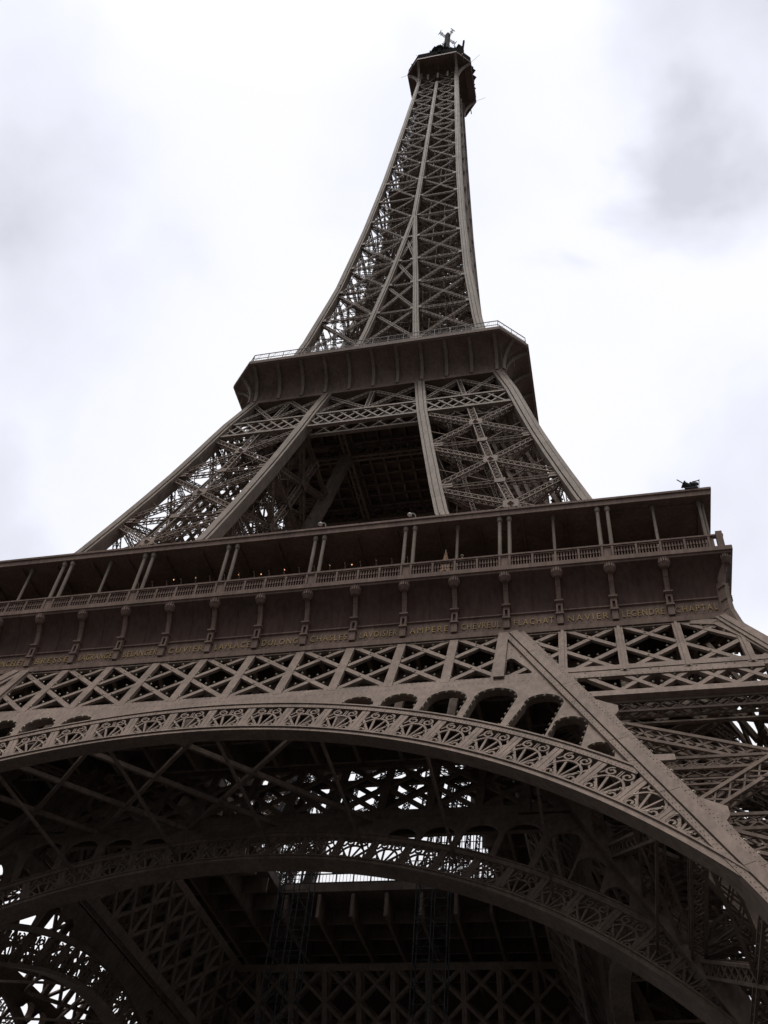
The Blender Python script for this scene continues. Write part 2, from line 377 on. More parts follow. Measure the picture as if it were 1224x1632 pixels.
# gusset plates where braces meet the inner rafter on the front and side faces
def gusset(lp):
    for k in (0, 1):
        V, F = plate2d([lp], .16, MF @ Matrix.Translation((0, 0, .02))); b = MB()
        if k: V = np.c_[-V[:, 1], -V[:, 0], V[:, 2]]; F = [f[::-1] for f in F]
        b.add(V, F); b.build('gusset_plate', IRON, PIER)
for zc in (39.7, 30.1, 20.2):
    x0 = XI(zc)+.6; z1 = zc+1.25; z0 = zc-1.6
    gusset([uv(XI(z1)+.5, z1), uv(XI(z1)+.9, z1), uv(x0+.30, zc+.85), uv(x0+.55, zc+.70), uv(x0+.85, zc+.5), uv(x0+.85, zc-.1), uv(x0+.75, zc-.3), uv(x0+.62, zc-.5), uv(x0+.70, zc-.8), uv(XI(z0)+.9, z0), uv(XI(z0)+.5, z0)])
for zc in (34.8, 25.1):
    x0 = XI(zc)+.55
    gusset([uv(x0-.3, zc+.3), uv(x0+1.2, zc+.26), uv(x0+1.2, zc-.26), uv(x0+.2, zc-.3)])
for fx, fy in ((0, 0), (1, 0), (0, 1), (1, 1)):
    z = GZ+3; cx = XI(z) if fx == 0 else W(z)-1; cy = -(XI(z) if fy == 0 else W(z)-1); ms = MB()
    loft(ms, [[(cx+a*q, cy+b*q, zz) for a, b in ((-1, -1), (1, -1), (1, 1), (-1, 1), (-1, -1))] for q, zz in ((3.2, GZ-.5), (3.0, GZ+1.2), (2.0, GZ+3.3), (0, GZ+3.3))])
    ms.build('stone_footing', STONE, PIER)
spin(PIER)

# ---- corner curves from the outer rafters up into the gallery corner
cg = MB()
prof = [(34.0, 54.2), (34.55, 53.6), (34.50, 52.3), (34.56, 51.2), (34.82, 49.8), (35.18, 48.6), (35.72, 47.1), (36.5, 45.4)]
inner_ = [(33.2, 54.2), (33.6, 53.6), (33.6, 52.3), (33.6, 51.2), (33.9, 49.8), (34.3, 48.6), (34.9, 47.1), (35.7, 45.4)]
rows = []
for (w, z), (wi, zi) in zip(prof, inner_):
    rows.append([(w-.25, -w-.03, z), (w+.03, -w-.03, z), (w+.03, -w+.25, z), (wi, -wi+.25, zi), (wi-.25, -wi, zi), (w-.25, -w-.03, z)])
loft(cg, rows)
for s in (0, 1):       # broad plate band running from the frieze corner down each face
    for (x0, z0), (x1, z1) in (((31.6, 50.6), (33.3, 50.2)), ((33.3, 50.2), (34.5, 48.3)), ((34.5, 48.3), (36.0, 45.3))):
        a, b = FP(x0, z0, -.1), FP(x1, z1, -.1)
        if s: a, b = V3(-a[1], -a[0], a[2]), V3(-b[1], -b[0], b[2])
        cg.bar(a, b, .75, .3, (0, -1, .4) if not s else (1, 0, .4))
spin(cg.build('corner_gusset', IRON, T))

# ---- lattice girders below the gallery
SG = 3.8266
ZT, ZB = 51.0, 44.6
def girder(mb, P, nn, back, full, w=1.0):
    """P(x, z, off) on the girder's plane, nn outward normal"""
    def bar(x0, z0, x1, z1, ww, off, d): mb.bar(P(x0, z0, off-d/2), P(x1, z1, off-d/2), ww, d, nn)
    for lay, (off, d, sc) in enumerate(((0, .26, 1.0), (-back, .3, .9))):
        for zz, hh in ((50.9, .8), (44.35, .95)):
            if lay == 1 and zz < 46 and w > .5: continue
            fl_ = min(full, W(zz)-.6)
            bar(-fl_, zz, fl_, zz, hh*sc, off-.03, d)
        for n in range(-9, 10):
            x = n*SG
            if abs(x) > full: continue
            if n in (5, -5): continue
            zt_ = min(51, 51-(abs(x)+.4-Y0)/K) if abs(n) > 8 else 51
            bar(x, 44.5, x, zt_, .62*sc if abs(n) < 5 else .55*sc, off, d)
            if abs(n) > 5: bar(x, 44.5, x, zt_, .2, off+.08, .1)
        for n in range(-11, 11):
            for s in (1, -1):
                a, b = (n, n+2)
                x0, x1 = a*SG, b*SG; z0, z1 = (44.6, 51) if s > 0 else (51, 44.6)
                # clip to one bay between the legs or over a leg
                lo, hi = (-4.86*SG, 4.86*SG)
                segs = []
                if min(x0, x1) >= lo-.01 and max(x0, x1) <= hi+.01: segs.append((0, 1))
                else:
                    for A, B in ((-full, -5.0*SG), (lo, hi), (5.0*SG, full)):
                        t0, t1 = (A-x0)/(x1-x0), (B-x0)/(x1-x0)
                        t0, t1 = max(0, min(t0, t1)), min(1, max(t0, t1))
                        if t1-t0 > .08: segs.append((t0, t1))
                cl_ = lambda t: abs(x0+(x1-x0)*t) > W(z0+(z1-z0)*t)-.45
                segs = [(min([t for t in np.linspace(t0, t1, 60) if not cl_(t)] or [t1]), max([t for t in np.linspace(t0, t1, 60) if not cl_(t)] or [t1])) for t0, t1 in segs]
                for t0, t1 in segs:
                    if t1-t0 < .05 or (lay == 1 and w > .5): continue
                    xa, xb = x0+(x1-x0)*t0, x0+(x1-x0)*t1; za, zb = z0+(z1-z0)*t0, z0+(z1-z0)*t1
                    rx = XI((za+zb)/2)
                    bar(xa, za, xb, zb, .38*sc, off-.05-(.03 if s > 0 else 0), d-.06)
                    if lay == 0 and w > .5:
                        for q in np.arange(.04, .98, .085):
                            if t0+.03 < q < t1-.03:
                                bx, bz = x0+(x1-x0)*q, z0+(z1-z0)*q
                                bulbs_at.append((P, bx, bz+.42, off-.1))
bulbs_at = []
gb = MB(); girder(gb, lambda x, z, off: FP(x, z, off), NF, 2.6, 36.4)
# finer lattice belt across each leg
for off, d in ((0, .4), (-2.0, .35)):
    for s in (1, -1):
        x0, x1 = 21.2, 37.0
        hw_ = .62 if off == 0 else .2
        gb.bar(FP(s*23.6, 41.75, off-d/2), FP(s*37.9, 41.75, off-d/2), hw_, d+.1 if off == 0 else .2, NF)
        gb.bar(FP(s*22.4, 44.95, off-d/2+.02), FP(s*36.3, 44.95, off-d/2+.02), hw_, d, NF)
        for k in range(-1, 8):
            for t in (1, -1):
                xa = 21.5+k*2.25; xb = xa+2.9
                za, zb = (42, 44.7) if t > 0 else (44.7, 42)
                if xa < XI(za)+.6 or xb > W(42): continue
                gb.bar(FP(s*xa, za, off-d/2-.05-.02*(t > 0)), FP(s*xb, zb, off-d/2-.05-.02*(t > 0)), .34, d-.1, NF)
                if off == 0:
                    for q in (.2, .5, .8): bulbs_at.append((lambda x, z, o: FP(x, z, o), s*(xa+(xb-xa)*q), za+(zb-za)*q+.35, -.1))
# cross ties between the front and back layer of the girder
for n in range(-9, 10):
    for z in (50.6,): gb.bar(FP(n*SG, z, -.3), FP(n*SG, z, -2.6), .25, .3, (0, 0, 1))
G1 = gb.build('lattice_girder', IRON, T)
ib = MB(); INS = 15.0
def FI(x, z, off=0): return FP(x, z, off, INS)
girder(ib, FI, NF, 1.6, 20.5, .1)
G2 = ib.build('inner_girder', IRON4, T)
for o in (G1, G2): spin(o)

# ---- arches
def q2(th): return (abs(th)/46.0)**2
def r_lip0(th): return 36.85+.6*q2(th)
def r_lip1(th): return 37.15+.7*q2(th)
def r_ex0(th): return 39.55+.75*q2(th)
def r_ex1(th): return 40.0+.8*q2(th)
ZA = 3.3
def pol(r, th): a = math.radians(th); return r*math.sin(a), ZA+r*math.cos(a)
RIB = [0, 4.0, 7.95, 11.88, 15.75, 19.63, 23.41, 27.12, 30.8, 34.6, 38.45, 42.1, 45.7, 49.3, 52.9]
def ribth(k): return math.copysign(float(np.interp(abs(k), range(len(RIB)), RIB)), k)
def arch_ring(mb, P, dz, soff, shr, tmax=62, proud=.35):
    th = np.linspace(-tmax, tmax, 181)
    def ring(ra, rb, o0, o1):
        rows = []
        for t in th:
            xm, zm = pol((ra(t)+rb(t))/2-shr, t)
            if abs(xm) > XI(zm+dz)-RA/2+(.12 if ra(0) > 38 else .9): continue
            a0 = pol(ra(t)-shr, t); a1 = pol(rb(t)-shr, t)
            dv = V3(0, -o1, 0)
            rows.append([P(a0[0], a0[1]+dz, 0)+dv, P(a0[0], a0[1]+dz, o0), P(a1[0], a1[1]+dz, o0), P(a1[0], a1[1]+dz, 0)+dv, P(a0[0], a0[1]+dz, 0)+dv])
        loft(mb, rows)
    ring(r_lip0, r_lip1, proud, -soff)                        # intrados lip with its deep soffit
    ring(lambda t: r_lip1(t)-.06, lambda t: r_lip1(t)+.05, proud+.1, -.2)
    ring(r_ex0, r_ex1, min(proud, .1), -.45)                       # extrados lip
    ring(lambda t: r_ex1(t)-.08, lambda t: r_ex1(t)+.04, min(proud, .1)+.08, -.2)
    # closed web behind the fan band
    return
def fan(mb, P, dz, shr, k0, k1, clip, bulb=True, thick=.10):
    """one fan panel between two radial bars, drawn in (across, up) and bent on to the arch"""
    t0, t1 = ribth(k0), ribth(k1); tm = (t0+t1)/2; half = math.radians(abs(t1-t0))/2*38.3
    def at(a, b):
        th = tm+math.degrees(a/38.3); lo = r_lip1(th)-shr; hi = r_ex0(th)-shr
        x, z = pol(lo+(hi-lo)*b/2.4, th); return x, z+dz
    def seg(p, q, w, h=thick, o=0.0):
        A, B = at(*p), at(*q)
        mx, mz = (A[0]+B[0])/2, (A[1]+B[1])/2
        if abs(mx) > clip(mz): return
        mb.bar(P(*A, o-h/2), P(*B, o-h/2), w, h, NF)
    def line(pts, w, h=thick, o=0.0):
        for p, q in zip(pts[:-1], pts[1:]): seg(p, q, w, h, o)
    def sub(p, q, n=4): return [(p[0]+(q[0]-p[0])*i/n, p[1]+(q[1]-p[1])*i/n) for i in range(n+1)]
    # half of each radial bar belongs to either neighbour
    for s in (-1, 1): line(sub((s*(half-.14), 0), (s*(half-.14), 2.4)), .26, .16, .05)
    for ang, w in ((-33, .15), (-12, .13), (12, .11), (33, .15)):
        a = math.radians(ang); line(sub((0, .02), (1.95*math.sin(a), 1.95*math.cos(a)*.92)), w, thick, .03)
    arc = [(0.98*math.cos(math.radians(t)), .55+1.15*math.sin(math.radians(t))) for t in np.linspace(-12, 192, 15)]
    line(arc, .13, thick, .05)
    def spiral(cx, cy, r, d, st, turns=1.35):
        pts = []
        for i in range(13):
            u = i/12; a = st+d*u*turns*2*math.pi; rr = r*(1-.72*u); pts.append((cx+rr*math.cos(a), cy+rr*math.sin(a)))
        line(pts, .115, thick, .04)
    for s in (-1, 1):
        spiral(s*.46, 2.0, .34, -s, math.pi/2, 1.25)
        spiral(s*.66, .42, .37, s, math.pi/2, 1.3)
        line([(s*.12, .05), (s*.34, .6), (s*.66, .79)], .11)
        line([(s*.68, 2.2), (s*.86, 1.75), (s*1.0, 1.62)], .1)
    for a in (-.06, .06): line([(a, 1.72), (a, 2.35)], .07)
    if bulb:
        for a, b in ((-.8, .95), (.8, .95), (-.45, .3), (.5, .3)):
            x, z = at(a, b)
            if abs(x) < clip(z): bulbs_at.append((P, x, z, .05))
clip_out = lambda z: XI(z)-RA/2+.35
ab = MB(); arch_ring(ab, FP, 0, .92, 0, proud=.14)
ARCH = ab.build('arch', IRON, T)
NK = 15
for k in range(-NK+1, NK-1):
    f = MB(); fan(f, FP, 0, 0, k, k+1, clip_out)
    if f.b: f.build('fan_panel', IRON, ARCH)
others = [ARCH.copy() for _ in range(3)]
for i, o in enumerate(others): COL.objects.link(o); o.rotation_euler.z = (i+1)*math.pi/2
iab = MB(); arch_ring(iab, FI, -.75, 1.3, .1)
IA = iab.build('inner_arch', IRON4, T)
# fans of the other arches: past a hundred, one part
fs = MB()
for k in range(-NK+1, NK-1): fan(fs, FI, -.75, .1, k, k+1, clip_out, False)
fi = fs.build('fan_panel', IRON4, IA); fi['kind'] = 'stuff'
spin(IA)
fs = MB()
for k in range(-NK+1, NK-1): fan(fs, FP, 0, 0, k, k+1, clip_out, False)
for i, o in enumerate(others):
    if i == 0: fo = fs.build('fan_panel', IRON, o); fo['kind'] = 'stuff'
    else:
        c = fo.copy(); COL.objects.link(c); c.parent = o

# ---- spandrel plates with arched openings
def rext(x):       # z of the extrados top at x
    th = math.degrees(math.asin(min(.98, x/40.3)))
    for _ in range(4): th = math.degrees(math.asin(min(.98, x/r_ex1(th))))
    return ZA+math.sqrt(max(0, r_ex1(th)**2-x*x))
def re_x(x, lift): return rext(abs(x))+lift
def rounded(xl0, xr0, xl1, xr1, ztop, lift=.03, n=14):
    """opening: bottom follows the arch, straight jambs, round head"""
    pts = [(xl0+(xr0-xl0)*i/8, re_x(xl0+(xr0-xl0)*i/8, lift)) for i in range(9)]
    h = min((xr1-xl1)*.46, max(.25, (ztop-re_x((xl1+xr1)/2, lift))*.8))
    zs = ztop-h
    cx, hw = (xl1+xr1)/2, (xr1-xl1)/2
    arc = [(cx+hw*math.cos(a), zs+h*math.sin(a)) for a in np.linspace(0, math.pi, n)]
    arc = [p for p in arc if p[1] > re_x(p[0], lift)+.04]
    return pts+arc
HOLES = [(8.5, 10.85, 8.75, 10.95, 43.42), (11.2, 13.6, 11.5, 13.85, 43.47), (14.0, 16.45, 14.4, 17.0, 43.47),
         (16.85, 19.15, 17.4, 20.15, 43.38), (19.5, 21.75, 20.55, 22.95, 42.25), (21.85, 23.75, 22.3, 24.3, 39.5), (23.95, 25.5, 24.05, 25.6, 36.7)]
def spandrel(mb, P4, dz, shr, holes, th=.18):
    for s in (1, -1):
        lo = [(x, rext(x)-.25) for x in np.linspace(.0, 28.6, 40)]
        hi = [(XI(z)-.4, z) for z in np.linspace(30, 44.5, 8)]
        loop = [p for p in lo if p[0] < XI(p[1])-.35]+hi+[(0, 44.5)]
        lps = [loop]
        for h in holes: lps.append(rounded(*h))
        V, F = plate2d([[uv(s*x, z+dz) for x, z in lp] for lp in lps], th, P4); mb.add(V, F)
        tri = [(18.45, 50.9), (18.3, 44.3), (22.3, 44.3), (19.3, 50.9)]
        ho = [(19.25, 47.0), (19.2, 44.95), (20.95, 44.95), (20.95, 45.2), (19.75, 47.05), (19.5, 47.2)]
        V, F = plate2d([[uv(s*x, z+dz) for x, z in lp] for lp in (tri, ho)], th, P4); mb.add(V, F)
        mb.bar(np.array(P4 @ Vector((*uv(s*18.85, 44.5+dz), 0))), np.array(P4 @ Vector((*uv(s*18.85, 51+dz), 0))), .7, .55, NF)
sp = MB(); spandrel(sp, MF @ Matrix.Translation((0, 0, -.1)), 0, 0, HOLES)
for s in (1, -1):      # deep reveals of the openings
    for h in HOLES:
        lp = rounded(*h); lp = lp+[lp[0]]
        loft(sp, [[FP(s*x, z, -.02) for x, z in lp], [FP(s*x, z, -.02)+V3(0, .8, 0) for x, z in lp]])
        for (xa, za), (xb, zb) in zip(lp[:-1], lp[1:]): pass
        d = np.cumsum([0]+[math.hypot(b[0]-a[0], b[1]-a[1]) for a, b in zip(lp[:-1], lp[1:])])
        cxm = sum(p[0] for p in lp)/len(lp); czm = sum(p[1] for p in lp)/len(lp)
        for q in np.arange(.2, d[-1], .62):
            x = np.interp(q, d, [p[0] for p in lp]); z = np.interp(q, d, [p[1] for p in lp])
            x += (cxm-x)*.05; z += (czm-z)*.07
            bulbs_at.append((FP, s*x, z, -.08))
SPA = sp.build('spandrel_plate', IRON, T); spin(SPA)
sp2 = MB(); MI = Matrix.Translation((0, INS, 0)) @ MF @ Matrix.Translation((0, 0, -.1))
spandrel(sp2, MI, -.75, 0, HOLES); spin(sp2.build('inner_spandrel_plate', IRON4, T))

# ---- vault bracing between outer and inner arch, floor beams of the first floor
vb = MB()
for n in range(-8, -1, 2):
    for a, b in ((n, n+4), (n+4, n)):
        vb.bar(FP(a*SG, 43.9, -.6), FI(b*SG, 43.6, -.2), .26, .36, (0, 0, 1))
for t in (-44, -33, -22, -11, 0, 11, 22, 33, 44):
    x, z = pol(r_lip1(t)+1.4, t); vb.bar(FP(x, z, -.6), FI(x*.985, z-.75, .1), .16, .22, (0, 0, 1))
spin(vb.build('level_bracing', IRON4, T))
fb = MB(); VOID = 12.3
for n in range(-8, 9):
    x = n*SG
    ylo = VOID if abs(x) < VOID else .0
    for y0, y1 in ((-33.0, -ylo), (ylo, 33.0)):
        if y1-y0 < 1: continue
        fb.bar((x, y0, 54.6), (x, y1, 54.6), .35, 2.6, (0, 0, 1))
for n in range(-8, 9):
    y = n*SG+.4
    xlo = VOID if abs(y) < VOID else .0
    for x0, x1 in ((-33.0, -xlo), (xlo, 33.0)): fb.bar((x0, y, 54.9), (x1, y, 54.9), .3, 1.6, (0, 0, 1))
fb.build('floor_beam', IRON4, T)
dk = MB()
for x0, x1, y0, y1 in ((-33.4, 33.4, -33.4, -VOID), (-33.4, 33.4, VOID, 33.4), (-33.4, -VOID, -VOID, VOID), (VOID, 33.4, -VOID, VOID)):
    dk.box(x0, x1, y0, y1, 56.2, 57.15)
dk.build('first_floor_deck', IRON4, T)
vr = MB()
for k in range(4):
    c, s_ = math.cos(k*math.pi/2), math.sin(k*math.pi/2)
    rot = lambda x, y, z: V3(c*x-s_*y, s_*x+c*y, z)
    for z, w in ((57.3, .12), (58.35, .12), (59.6, .08)): vr.bar(rot(-VOID, VOID+.15, z), rot(VOID, VOID+.15, z), w, w)
    for x in np.arange(-12, 12.3, 2.0): vr.bar(rot(x, VOID+.15, 57.1), rot(x, VOID+.15, 59.7), .14, .14)
    for x in np.arange(-12, 12.3, .4): vr.bar(rot(x, VOID+.15, 57.2), rot(x, VOID+.15, 58.35), .045, .045)
    vr.bar(rot(-6.6, VOID+.2, 58.9), rot(-5.6, VOID+.2, 58.9), .06, .9)
vr.build('void_railing', DARKM, T)
pf = MB()
for k in range(9):
    x = -11+k*2.75; lbeam(pf, (x, 3.0, 57.2), (x+RNG.uniform(-1, 1), 9.0, 69), .6, .5, (0, 1, 0), .8, .09, .06)
for k in range(10):
    y = -11+k*2.3; lbeam(pf, (-12.2, y, 62+k*.9), (12.2, y+RNG.uniform(-2, 2), 60.5+k*1.1), .6, .5, (0, 0, 1), .8, .09, .06)
    if k % 2: lbeam(pf, (-12.2, y, 61), (2, y+5, 70), .5, .5, (0, 0, 1), .8, .08, .05); lbeam(pf, (12.2, y, 60), (0, y+5, 71), .5, .5, (0, 0, 1), .8, .08, .05)
for k in range(24): pf.bar((4.5+k*.33, 12.6, 57.2), (4.5+k*.33, 12.6, 67), .08, .08, (0, 1, 0))
for k in range(10): pf.bar((4.5, 12.6, 58+k*.95), (12.2, 12.6, 58+k*.95), .07, .07)
for k in range(8): lbeam(pf, (3.5+k*1.2, 12.9, 57.2), (5.5+k*1.0, 13.2, 70), .5, .4, (0, 1, 0), .6, .08, .05)
for k in range(30): pf.bar((12.0, -10+k*.75, 57.2), (12.0, -10+k*.75, 61.5), .07, .07, (0, 1, 0))
pf.build('well_frame', DARKM, T)

# ---- gallery frieze with consoles and gilded names
def mitre(mb, prof, lim=None):
    rows = []
    for d, z in prof: rows.append([(-d, -d, z), (d, -d, z)])
    loft(mb, rows, True)
cove = [(34.05+1.15*t**2.4, 52.86+3.12*t) for t in np.linspace(0, 1, 22)]
fr = MB()
mitre(fr, [(33.3, 50.72), (34.32, 50.72), (34.32, 51.12), (34.2, 51.2), (34.2, 51.3), (34.0, 51.36), (34.0, 52.72), (34.12, 52.76), (34.12, 52.86), (33.9, 52.86), (33.9, 55.98), (35.2, 55.98), (35.23, 56.02), (35.23, 56.15), (35.34, 56.2), (35.34, 56.6), (35.0, 56.68), (33.2, 56.68)])
SEAM = [((k+.5)*3.8147) for k in range(-9, 9) if abs((k+.5)*3.8147) < 34]
for x in ():
    for _ in ():
        for a, b in zip(cove[:-1], cove[1:]): fr.bar((x, -a[0]-.01, a[1]), (x, -b[0]-.01, b[1]), .07, .05, (0, -1, 0))
for k in range(-8, 9):           # small knobs under the names
    for j in range(6): fr.box(k*3.8147+.4+j*.55, k*3.8147+.5+j*.55, -34.1, -33.98, 51.42, 51.52)
FR = fr.build('gallery_frieze', IRON5, T)
fpn = MB(); mitre(fpn, cove+[(33.95, 55.96), (33.95, 52.87)])  # cove panels carry the overhang's shade in their colour
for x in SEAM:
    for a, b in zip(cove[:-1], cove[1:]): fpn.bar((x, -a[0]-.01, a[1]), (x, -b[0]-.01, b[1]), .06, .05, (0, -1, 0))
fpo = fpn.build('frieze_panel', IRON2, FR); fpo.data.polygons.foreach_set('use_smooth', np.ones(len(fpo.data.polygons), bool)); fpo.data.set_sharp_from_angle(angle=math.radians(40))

rv = MB()
def rivet(p): rv.octa(p, .030)
for x in np.arange(-33, 33, .32):
    for zz in (44.02, 44.7):
        if abs(abs(x)-XI(zz)) > .85: rivet(FP(x, zz, .0))
for t in np.linspace(-44, 44, 250):
    for f in (lambda t: r_ex0(t)+.12, lambda t: r_ex1(t)-.14):
        x, z = pol(f(t), t)
        if abs(x) < XI(z)-RA/2: rivet(FP(x, z, .11))
for s_ in (1, -1):
    for z in np.arange(18, 50.4, .3):
        for o_ in (-.66, -.50, .50, .66):
            if s_ > 0 or z > 36: rivet(FP(s_*(XI(z)+o_), z, .19))
rvo = rv.build('rivet_row', IRON, T); rvo['kind'] = 'stuff'
def console():
    c = MB()
    c.box(-.22, .22, -34.34, -33.9, 51.36, 52.2)
    c.box(-.29, .29, -34.44, -33.9, 52.2, 52.36)
    c.box(-.24, -.10, -34.36, -33.9, 52.36, 53.3); c.box(.10, .24, -34.36, -33.9, 52.36, 53.3)
    c.box(-.10, .10, -34.16, -33.9, 52.36, 53.05); c.box(-.10, .10, -34.36, -33.9, 53.05, 53.3)
    c.box(-.27, .27, -34.42, -33.9, 53.3, 53.38); c.box(-.32, .32, -34.5, -33.9, 53.38, 53.52)
    pr = [(34.28, 53.52), (34.32, 53.9), (34.42, 54.3), (34.56, 54.7), (34.72, 55.05), (34.88, 55.35)]
    rows = []
    for d, z in pr: rows.append([(-.18, -34.0, z), (-.18, -d, z), (-.12, -d-.05, z), (.12, -d-.05, z), (.18, -d, z), (.18, -34.0, z)])
    loft(c, rows)
    for z in (54.78, 54.92): c.bar((-.16, -34.62, z), (.16, -34.62, z), .08, .08)
    # leafy capital
    lathe(c, (0, -34.9, 55.62), [(0, -.42), (.2, -.36), (.3, -.18), (.33, .02), (.28, .22), (.15, .36), (0, .4)], 10)
    for i in range(9):
        a = math.pi*(i/8); dx, dy = math.cos(a), -math.sin(a)
        base = V3(dx*.2, -34.92+dy*.2, 55.3); tip = V3(dx*.42, -34.94+dy*.36, 55.98)
        m_ = (base+tip)/2+V3(dx*.1, dy*.1, 0)
        c.bar(base, m_, .15, .1, (dx, dy, 0)); c.bar(m_, tip, .11, .09, (dx, dy, 0)); c.octa(tip, (.09, .09, .12))
    return c
con0 = console().build('console', IRON5, FR)
con0.location.x = 0
for k in range(-8, 9):
    if k == 0: continue
    c = con0.copy(); COL.objects.link(c); c.parent = FR; c.location.x = k*3.8147
cc = con0.copy(); COL.objects.link(cc); cc.parent = FR      # diagonal console at the corner
cc.rotation_euler.z = math.pi/4; cc.location = (34.15-34.05*math.sin(math.pi/4), -34.15+34.05*math.cos(math.pi/4), 0)
spin(FR)
NAMES = {8: 'CHAPTAL', 7: 'LEGENDRE', 6: 'NAVIER', 5: 'FLACHAT', 4: 'CHEVREUL', 3: 'AMPERE', 2: 'LAVOISIER', 1: 'CHASLES', 0: 'DULONG',
         -1: 'LAPLACE', -2: 'CUVIER', -3: 'BELANGER', -4: 'LAGRANGE', -5: 'BRESSE', -6: 'PONCELET'}
for k, nme in NAMES.items():
    cu = bpy.data.curves.new('tmp', 'FONT'); cu.body = nme; cu.size = .80; cu.align_x = 'CENTER'; cu.extrude = .03; cu.space_character = 1.32 if len(nme) < 8 else 1.2; cu.offset = -.006; cu.resolution_u = 3
    xm = (k+.5)*3.8147 if k < 8 else 8.44*3.8147
    V, F = curve_mesh(cu, Matrix.Translation((xm, -34.03, 51.72)) @ Matrix.Rotation(math.pi/2, 4, 'X'))
    hw = (V[:, 0].max()-V[:, 0].min())/2
    if hw > 1.42: V[:, 0] = xm+(V[:, 0]-xm)*1.42/hw
    b = MB(); b.add(V, F); b.build('name_lettering', GOLD, FR)

# ---- balustrade, columns and roof of the gallery
ba = MB(); D = 34.85
for k in range(1):
    ba.box(-35.0, 35.0-.35, -35.02, -34.65, 56.68, 56.78)
    ba.bar((-35.0, -D, 58.12), (34.6, -D, 58.12), .32, .14); ba.bar((-35.0, -D, 57.97), (34.6, -D, 57.97), .2, .08)
    posts = []
    for c in range(-9, 10, 2):
        for d in (-.38, .38): posts.append(c*3.8147+d)
    posts = sorted(p for p in posts if abs(p) < 34.4)
    posts = [-34.4]+posts+[34.4]; allp = []
    for a, b in zip(posts[:-1], posts[1:]):
        n = max(1, int(round((b-a)/1.72)))
        for i in range(n): allp.append((a+(b-a)*i/n, a+(b-a)*(i+1)/n))
    for a, b in allp:
        ba.box(a-.08, a+.08, -D-.14, -D+.14, 56.78, 58.05)
        if b-a < 1:
            ba.box(a+.11, b-.11, -D-.06, -D+.06, 56.9, 57.9); continue
        n = 8
        for j in range(1, n):
            x = a+(b-a)*j/n
            for s0, s1, w in ((56.78, 57.02, .13), (57.05, 57.42, .075), (57.42, 57.62, .13), (57.62, 57.95, .085)): ba.bar((x, -D, s0), (x, -D, s1), w, w, (0, 1, 0))
    ba.box(34.5, 34.95, -35.05, -34.6, 56.68, 58.45)
BA = ba.build('balustrade', IRON5, T); spin(BA)
step = 3.8147/3
for i in range(-9, 10):                        # inward-curved posts of the glass windbreak on the open bays
    x = i*step
    if abs(x) > 11.6: continue
    cgl = MB()
    for (d0, z0), (d1, z1) in (((34.6, 58.1), (34.55, 58.7)), ((34.55, 58.7), (34.65, 58.95)), ((34.65, 58.95), (34.85, 59.05))): cgl.bar((x, -d0, z0), (x, -d1, z1), .06, .06, (1, 0, 0))
    cgl.build('windbreak_post', IRON5, T)
cgl = MB(); cgl.bar((-11.4, -34.57, 58.65), (11.4, -34.57, 58.65), .04, .04); cgl.build('windbreak_rail', IRON2, T)
col = MB(); r_ = .155
lathe(col, (0, 0, 0), [(0, 56.9), (.22, 56.9), (.22, 58.2), (r_+.06, 58.25), (r_, 58.4), (r_*.92, 62.2), (r_+.05, 62.3), (.22, 62.45), (.24, 62.7), (0, 62.7)], 10)
spots = [(s*(c+d), 34.6, 1) for c in (3.8147, 11.444, 19.0735, 26.703) for d in (-.38, .38) for s in (1, -1)]+[(s*c, 34.2, .8) for c in (15.25, 22.85, 30.5, 33.95) for s in (1, -1)]
c0 = col.build('gallery_column', IRON3, T)
first = True
for rz in range(4):
    for x, d, sc in spots:
        o = c0 if first else c0.copy()
        if not first: COL.objects.link(o); o.parent = T
        first = False
        p = Matrix.Rotation(rz*math.pi/2, 3, 'Z') @ Vector((x, -d, 0)); o.location = p; o.scale = (sc, sc, 1)
rf = MB()
mitre(rf, [(34.9, 62.72), (34.9, 63.2), (35.0, 63.25), (35.0, 63.46), (34.6, 63.52), (26.5, 63.9), (26.5, 62.9), (34.5, 62.78)])
for n in range(-10, 11): rf.bar((n*3.4, -34.4, 62.68), (n*3.4, -27, 62.78), .12, .3)
RF = rf.build('gallery_roof', IRON5, T); spin(RF)
bw = MB(); mitre(bw, [(27.6, 57.1), (27.6, 62.95), (27.2, 62.95), (27.2, 57.1)])
for n in range(-13, 14): bw.bar((n*2.05, -27.65, 57.1), (n*2.05, -27.65, 62.9), .12, .1, (0, 1, 0))
spin(bw.build('glazed_wall', DARKG, T))

